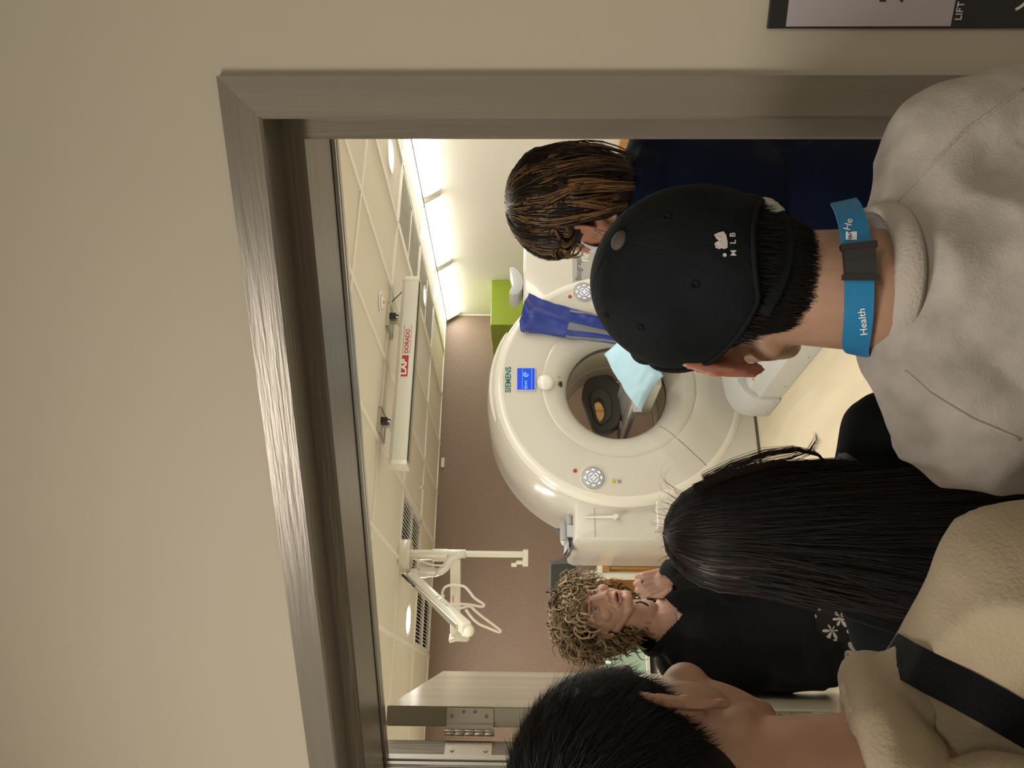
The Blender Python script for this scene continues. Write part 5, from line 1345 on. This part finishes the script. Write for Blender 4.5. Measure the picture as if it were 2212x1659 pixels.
hi = blob(b, .0024, 3, [skin_f, lip_m, mouth_m], facedisp, 'body', region=facereg)
# lower body joined to the same mesh
lo_ = MB(); lo_.ell((neckb.x, neckb.y, 1.02), (.15, .10, .22)); 
sR = shr; seg(lo_, [(neckb.x, neckb.y, neckb.z-.06), sR], [.05, .045]); seg(lo_, [(neckb.x, neckb.y, neckb.z-.06), shl], [.05, .045])
seg(lo_, [shl, el], [.045, .038]); eR = sR+Vector((.04*(1 if sR.x > 0 else -1), -.02, -.28)); wR = eR+Vector((0, .12, -.2)); seg(lo_, [sR, eR, wR], [.045, .036, .026])
lo_.ell(wR+Vector((0, .03, -.05)), (.018, .03, .045))
for k in range(4): lo_.cap(wR+Vector(((k-1.5)*.011, .04, -.07)), wR+Vector(((k-1.5)*.011, .05, -.11)), .008, .007, 8)
for s_ in (-1, 1): seg(lo_, [(neckb.x+s_*.08, neckb.y, .85), (neckb.x+s_*.08, neckb.y, .08)], [.075, .036]); lo_.ell((neckb.x+s_*.08, neckb.y+.03, .05), (.035, .08, .04))
lo_m = blob(lo_, .008, 3, [skin_f], None, 'body')
bm = bmesh.new(); bm.from_mesh(hi); bm.from_mesh(lo_m); bm.to_mesh(hi); bm.free(); body = link('body', hi, pr)
# eyes, brows, teeth
iris_m = mat('grey green iris', (.06, .07, .05), .2); white_m = mat('eye white', (.50, .46, .42), .15, coat=.5); pup = mat('pupil', (.005, .005, .005), .1, coat=.6)
gaze = (iHm.to_3x3() @ (inv.to_3x3() @ Vector((.55, -.80, .12)))).normalized()
for e in e_loc:
    mb = MB(); mb.ell(e, (RE, RE, RE), n=28, m=20); eo = xf(mb, Hm).obj('eye', white_m, body, smooth='all')
    u = gaze.orthogonal().normalized(); v = gaze.cross(u)
    for rad, m_, nm, k in ((.0063, iris_m, 'iris', 1.0), (.0030, pup, 'pupil', 1.012)):
        d_ = MB(); vs = [e+gaze*RE*1.012*k]
        for i in range(20):
            a = 2*math.pi*i/20; rr_ = math.sqrt(max(RE*RE*k*k-rad*rad, 0)); vs.append(e+(gaze*rr_+(u*math.cos(a)+v*math.sin(a))*rad)*1.004)
        d_.add(vs, [(0, 1+i, 1+(i+1) % 20) for i in range(20)]); xf(d_, Hm).obj(nm, m_, eo, smooth='all')
tt = MB(); tt.box(-.010, .010, .079, .082, -.0665, -.062); xf(tt, Hm).obj('teeth', teeth_m, body)
st, wd, mi = [], [], []
for s_ in (-1, 1):
    for k in range(90):
        u = rng.random(); x = s_*(.013+.034*u); z = .0275+.006*math.sin(u*2.4)+rng.normal(0, .0011); y = .092-.010*u*u-.004*u
        o = Hm @ Vector((x, y+.03, z)); d = Hm.to_3x3() @ Vector((s_*.3*u, -1, 0)).normalized()
        h_ = BROW.ray_cast(o, d) if 'BROW' in globals() and BROW else None
        if h_ is None: BROW = bvh_of(hi); h_ = BROW.ray_cast(o, d)
        if h_[0] is None: continue
        q0 = iHm @ h_[0]; st.append(np.array([Hm @ (q0+Vector((s_*.006*t_, .0008, .0012*t_))) for t_ in (0, .5, 1)])); wd.append(.00035); mi.append(0)
BROW = None
ribbons(st, wd, np.array(Hm @ Vector((0, 0, 0))), [hair_n], mi, 'eyebrows', body)
# ring
p1, p2, r = fl[2]; p1, p2, r = (PH(.088, .010, .002), PH(.100, .010, .0), .0105)
rg = MB(); t_ = (p2-p1).normalized(); u = t_.orthogonal().normalized(); v = t_.cross(u); c_ = (p1+p2)/2
rg.tube([c_+u*(r+.0018)*math.cos(a*.3142)+v*(r+.0018)*math.sin(a*.3142) for a in range(21)], .0013, 6); ro = rg.obj('finger_ring', M['silver'], pr, smooth='all')
gm = MB(); gm.ell(c_+hn_*(r+.004), (.0045, .0045, .0035), n=12, m=8); gm.obj('ring_stone', mat('dark stone', (.03, .035, .05), .08, coat=1), ro, smooth='all')
# cardigan with open V, sleeves
s = MB(); cxn, cyn = neckb.x, neckb.y
s.ell((cxn, cyn, neckb.z-.20), (.195, .135, .18)); s.ell((cxn, cyn, 1.0), (.20, .145, .24)); s.prism([(cxn-.185, .765), (cxn-.20, 1.0), (cxn+.20, 1.0), (cxn+.185, .765)], cyn-.11, cyn+.11, 'y'); s.ell((cxn, cyn-.01, neckb.z-.06), (.13, .09, .07)); s.ell((cxn, cyn-.02, neckb.z-.01), (.082, .068, .055)); qq = Lc(1408, 1378, 2.53); s.ell(qq, (.062, .062, .05))
seg(s, [(cxn, cyn-.01, neckb.z-.035), shl+Vector((0, 0, .0))], [.052, .064], 24); seg(s, [(cxn, cyn-.01, neckb.z-.035), shr], [.052, .064], 24)
seg(s, [shl, el, wr-hx*.006], [.070, .058, .040], 24); seg(s, [shr, eR, wR], [.078, .066, .045], 24)
V0 = neckb
def vcut(c):
    dz = V0.z-.005-c.z; x = c.x-V0.x+.012
    if c.y < V0.y-.005: return False
    return (dz < .06 and abs(x) < .060*(1-dz/.06)+.002 and dz > -.2) or (c.z > V0.z+.03 and math.hypot(c.x-V0.x, c.y-V0.y) < .05)
cm = blob(s, .006, 5, [cloth_k2], folds(.012, 6, 5, 51, .6), 'cardigan', cut=vcut); link('cardigan', cm, pr)
ch = MB(); ch.ell((cxn, cyn+.01, neckb.z-.13), (.12, .085, .11)); ch.ell((cxn, cyn+.0, neckb.z-.04), (.07, .062, .04)); link('chest', blob(ch, .006, 3, [skin_f], None, 'chest'), body).name = 'neckline'
# skirt: black with white flowers, flared
sk = MB(); vs = []; ns = 64
for i in range(22):
    t_ = i/21; z = .84-.42*t_
    for j in range(ns):
        a = 2*math.pi*j/ns; r = 1+.10*t_*math.sin(a*9)+.03*math.sin(a*4+t_*3); vs.append((cxn+(.165+.08*t_)*r*math.cos(a), cyn+(.115+.08*t_)*r*math.sin(a), z))
sk.add(vs, [(i*ns+j, i*ns+(j+1) % ns, (i+1)*ns+(j+1) % ns, (i+1)*ns+j) for i in range(21) for j in range(ns)])
fm = bpy.data.materials.new('black floral print'); fm.use_nodes = True; nt = fm.node_tree; bs = nt.nodes['Principled BSDF']; bs.inputs['Roughness'].default_value = .75
tc = nt.nodes.new('ShaderNodeTexCoord'); 
def math_(op, a, b=None):
    n_ = nt.nodes.new('ShaderNodeMath'); n_.operation = op
    for i, v_ in enumerate((a, b)):
        if v_ is None: continue
        if hasattr(v_, 'links'): nt.links.new(v_, n_.inputs[i])
        else: n_.inputs[i].default_value = v_
    return n_.outputs[0]
vor = nt.nodes.new('ShaderNodeTexVoronoi'); vor.inputs['Scale'].default_value = 17; nt.links.new(tc.outputs['Object'], vor.inputs['Vector'])
sub = nt.nodes.new('ShaderNodeVectorMath'); sub.operation = 'SUBTRACT'; nt.links.new(tc.outputs['Object'], sub.inputs[0]); nt.links.new(vor.outputs['Position'], sub.inputs[1])
sx = nt.nodes.new('ShaderNodeSeparateXYZ'); nt.links.new(sub.outputs[0], sx.inputs[0])
ang = math_('ARCTAN2', sx.outputs[2], sx.outputs[0]); pet = math_('ABSOLUTE', math_('SINE', math_('MULTIPLY', ang, 3.0)))
rad = math_('MULTIPLY', vor.outputs['Distance'], 1.0)
lim = math_('ADD', math_('MULTIPLY', pet, .36), .24); inside = math_('LESS_THAN', rad, lim); ring_ = math_('GREATER_THAN', math_('ABSOLUTE', math_('SUBTRACT', rad, .13)), .025)
vein = math_('GREATER_THAN', math_('ABSOLUTE', math_('SINE', math_('MULTIPLY', ang, 3.0))), .22)
fac = math_('MULTIPLY', math_('MULTIPLY', inside, ring_), vein)
mx = nt.nodes.new('ShaderNodeMix'); mx.data_type = 'RGBA'; mx.inputs[6].default_value = (.01, .01, .012, 1); mx.inputs[7].default_value = (.72, .68, .68, 1)
nt.links.new(fac, mx.inputs[0]); nt.links.new(mx.outputs[2], bs.inputs['Base Color'])
sk.obj('skirt', fm, pr, smooth='all')
for s_ in (-1, 1):
    b2 = MB(); b2.ell((cxn+s_*.08, cyn+.05, .04), (.042, .12, .04)); b2.box(cxn+s_*.08-.04, cxn+s_*.08+.04, cyn-.06, cyn+.15, 0, .02); link('shoe', blob(b2, .008, 2, [shoe_m], None, 'shoe'), pr)
# lanyard or necklace strap at the neck
p = [Lc(1374, 1302, 2.42), Lc(1383, 1300, 2.41), Lc(1392, 1303, 2.42), Lc(1400, 1308, 2.43)]
m_ = MB(); m_.tube(p, .003, 6); m_.obj('neck_cord', M['black'], pr, smooth='all')
# curly hair
hs = MB(); hs.ell((0, -.028, .045), (.088, .100, .090), n=30, m=20); hs.ell((0, -.060, -.045), (.086, .07, .085), n=30, m=20)
xf(hs, Hm); hb_o = link('hair', blob(hs, .006, 3, [hair_n], None, 'hair'), pr)
hbv = bvh_of(hb_o.data); st, wd, mi = [], [], []; ctr = np.array(Hm @ Vector((0, -.02, .0)))
for k in range(2100):
    z = rng.uniform(-.95, 1); a = rng.uniform(0, 2*math.pi); r_ = math.sqrt(1-z*z); d0 = Vector((r_*math.cos(a), r_*math.sin(a), z))
    lim_ = .80 if z > .55 else (.35 if z > .1 else .12)
    if d0.y > lim_ and z < .72: continue
    o = Vector((0, -.03, .02)); d = (Hm.to_3x3() @ d0); h_ = hbv.ray_cast(Hm @ o+d*.3, -d)
    if h_[0] is None: continue
    base = iHm @ h_[0]; dn = Vector((0, -.15, -1)); dn = (dn-d0*dn.dot(d0)); dn = dn.normalized() if dn.length > .05 else Vector((rng.normal(), rng.normal(), 0)).normalized()
    dn = (dn+d0*rng.uniform(.1, .5)+Vector(rng.normal(0, .25, 3))).normalized()
    L = rng.uniform(.05, .10); cr = rng.uniform(.006, .013); tn = rng.uniform(1.3, 2.6); ph = rng.uniform(0, 6.28); u = dn.orthogonal().normalized(); v = dn.cross(u); cm_ = rng.choice([0, 1, 1, 1, 0, 2])
    for j in range(7):
        P = []; jr_ = Vector(rng.normal(0, .0011, 3)); c2 = cr*rng.uniform(.93, 1.07)
        for t_ in np.linspace(0, 1, 22):
            w_ = c2*min(1, t_*3); g = Vector((0, 0, -1))*.02*t_*t_
            q = base+jr_+dn*L*t_+d0*.004+g+u*w_*math.cos(ph+t_*tn*6.28)+v*w_*math.sin(ph+t_*tn*6.28); P.append(Hm @ q)
        st.append(np.array(P)); wd.append(rng.uniform(.0008, .0015)); mi.append(cm_ if rng.random() < .8 else int(rng.integers(0, 3)))
ribbons(st, wd, ctr, [hair_d, hair_l, hair_n], mi, 'curls', hb_o)
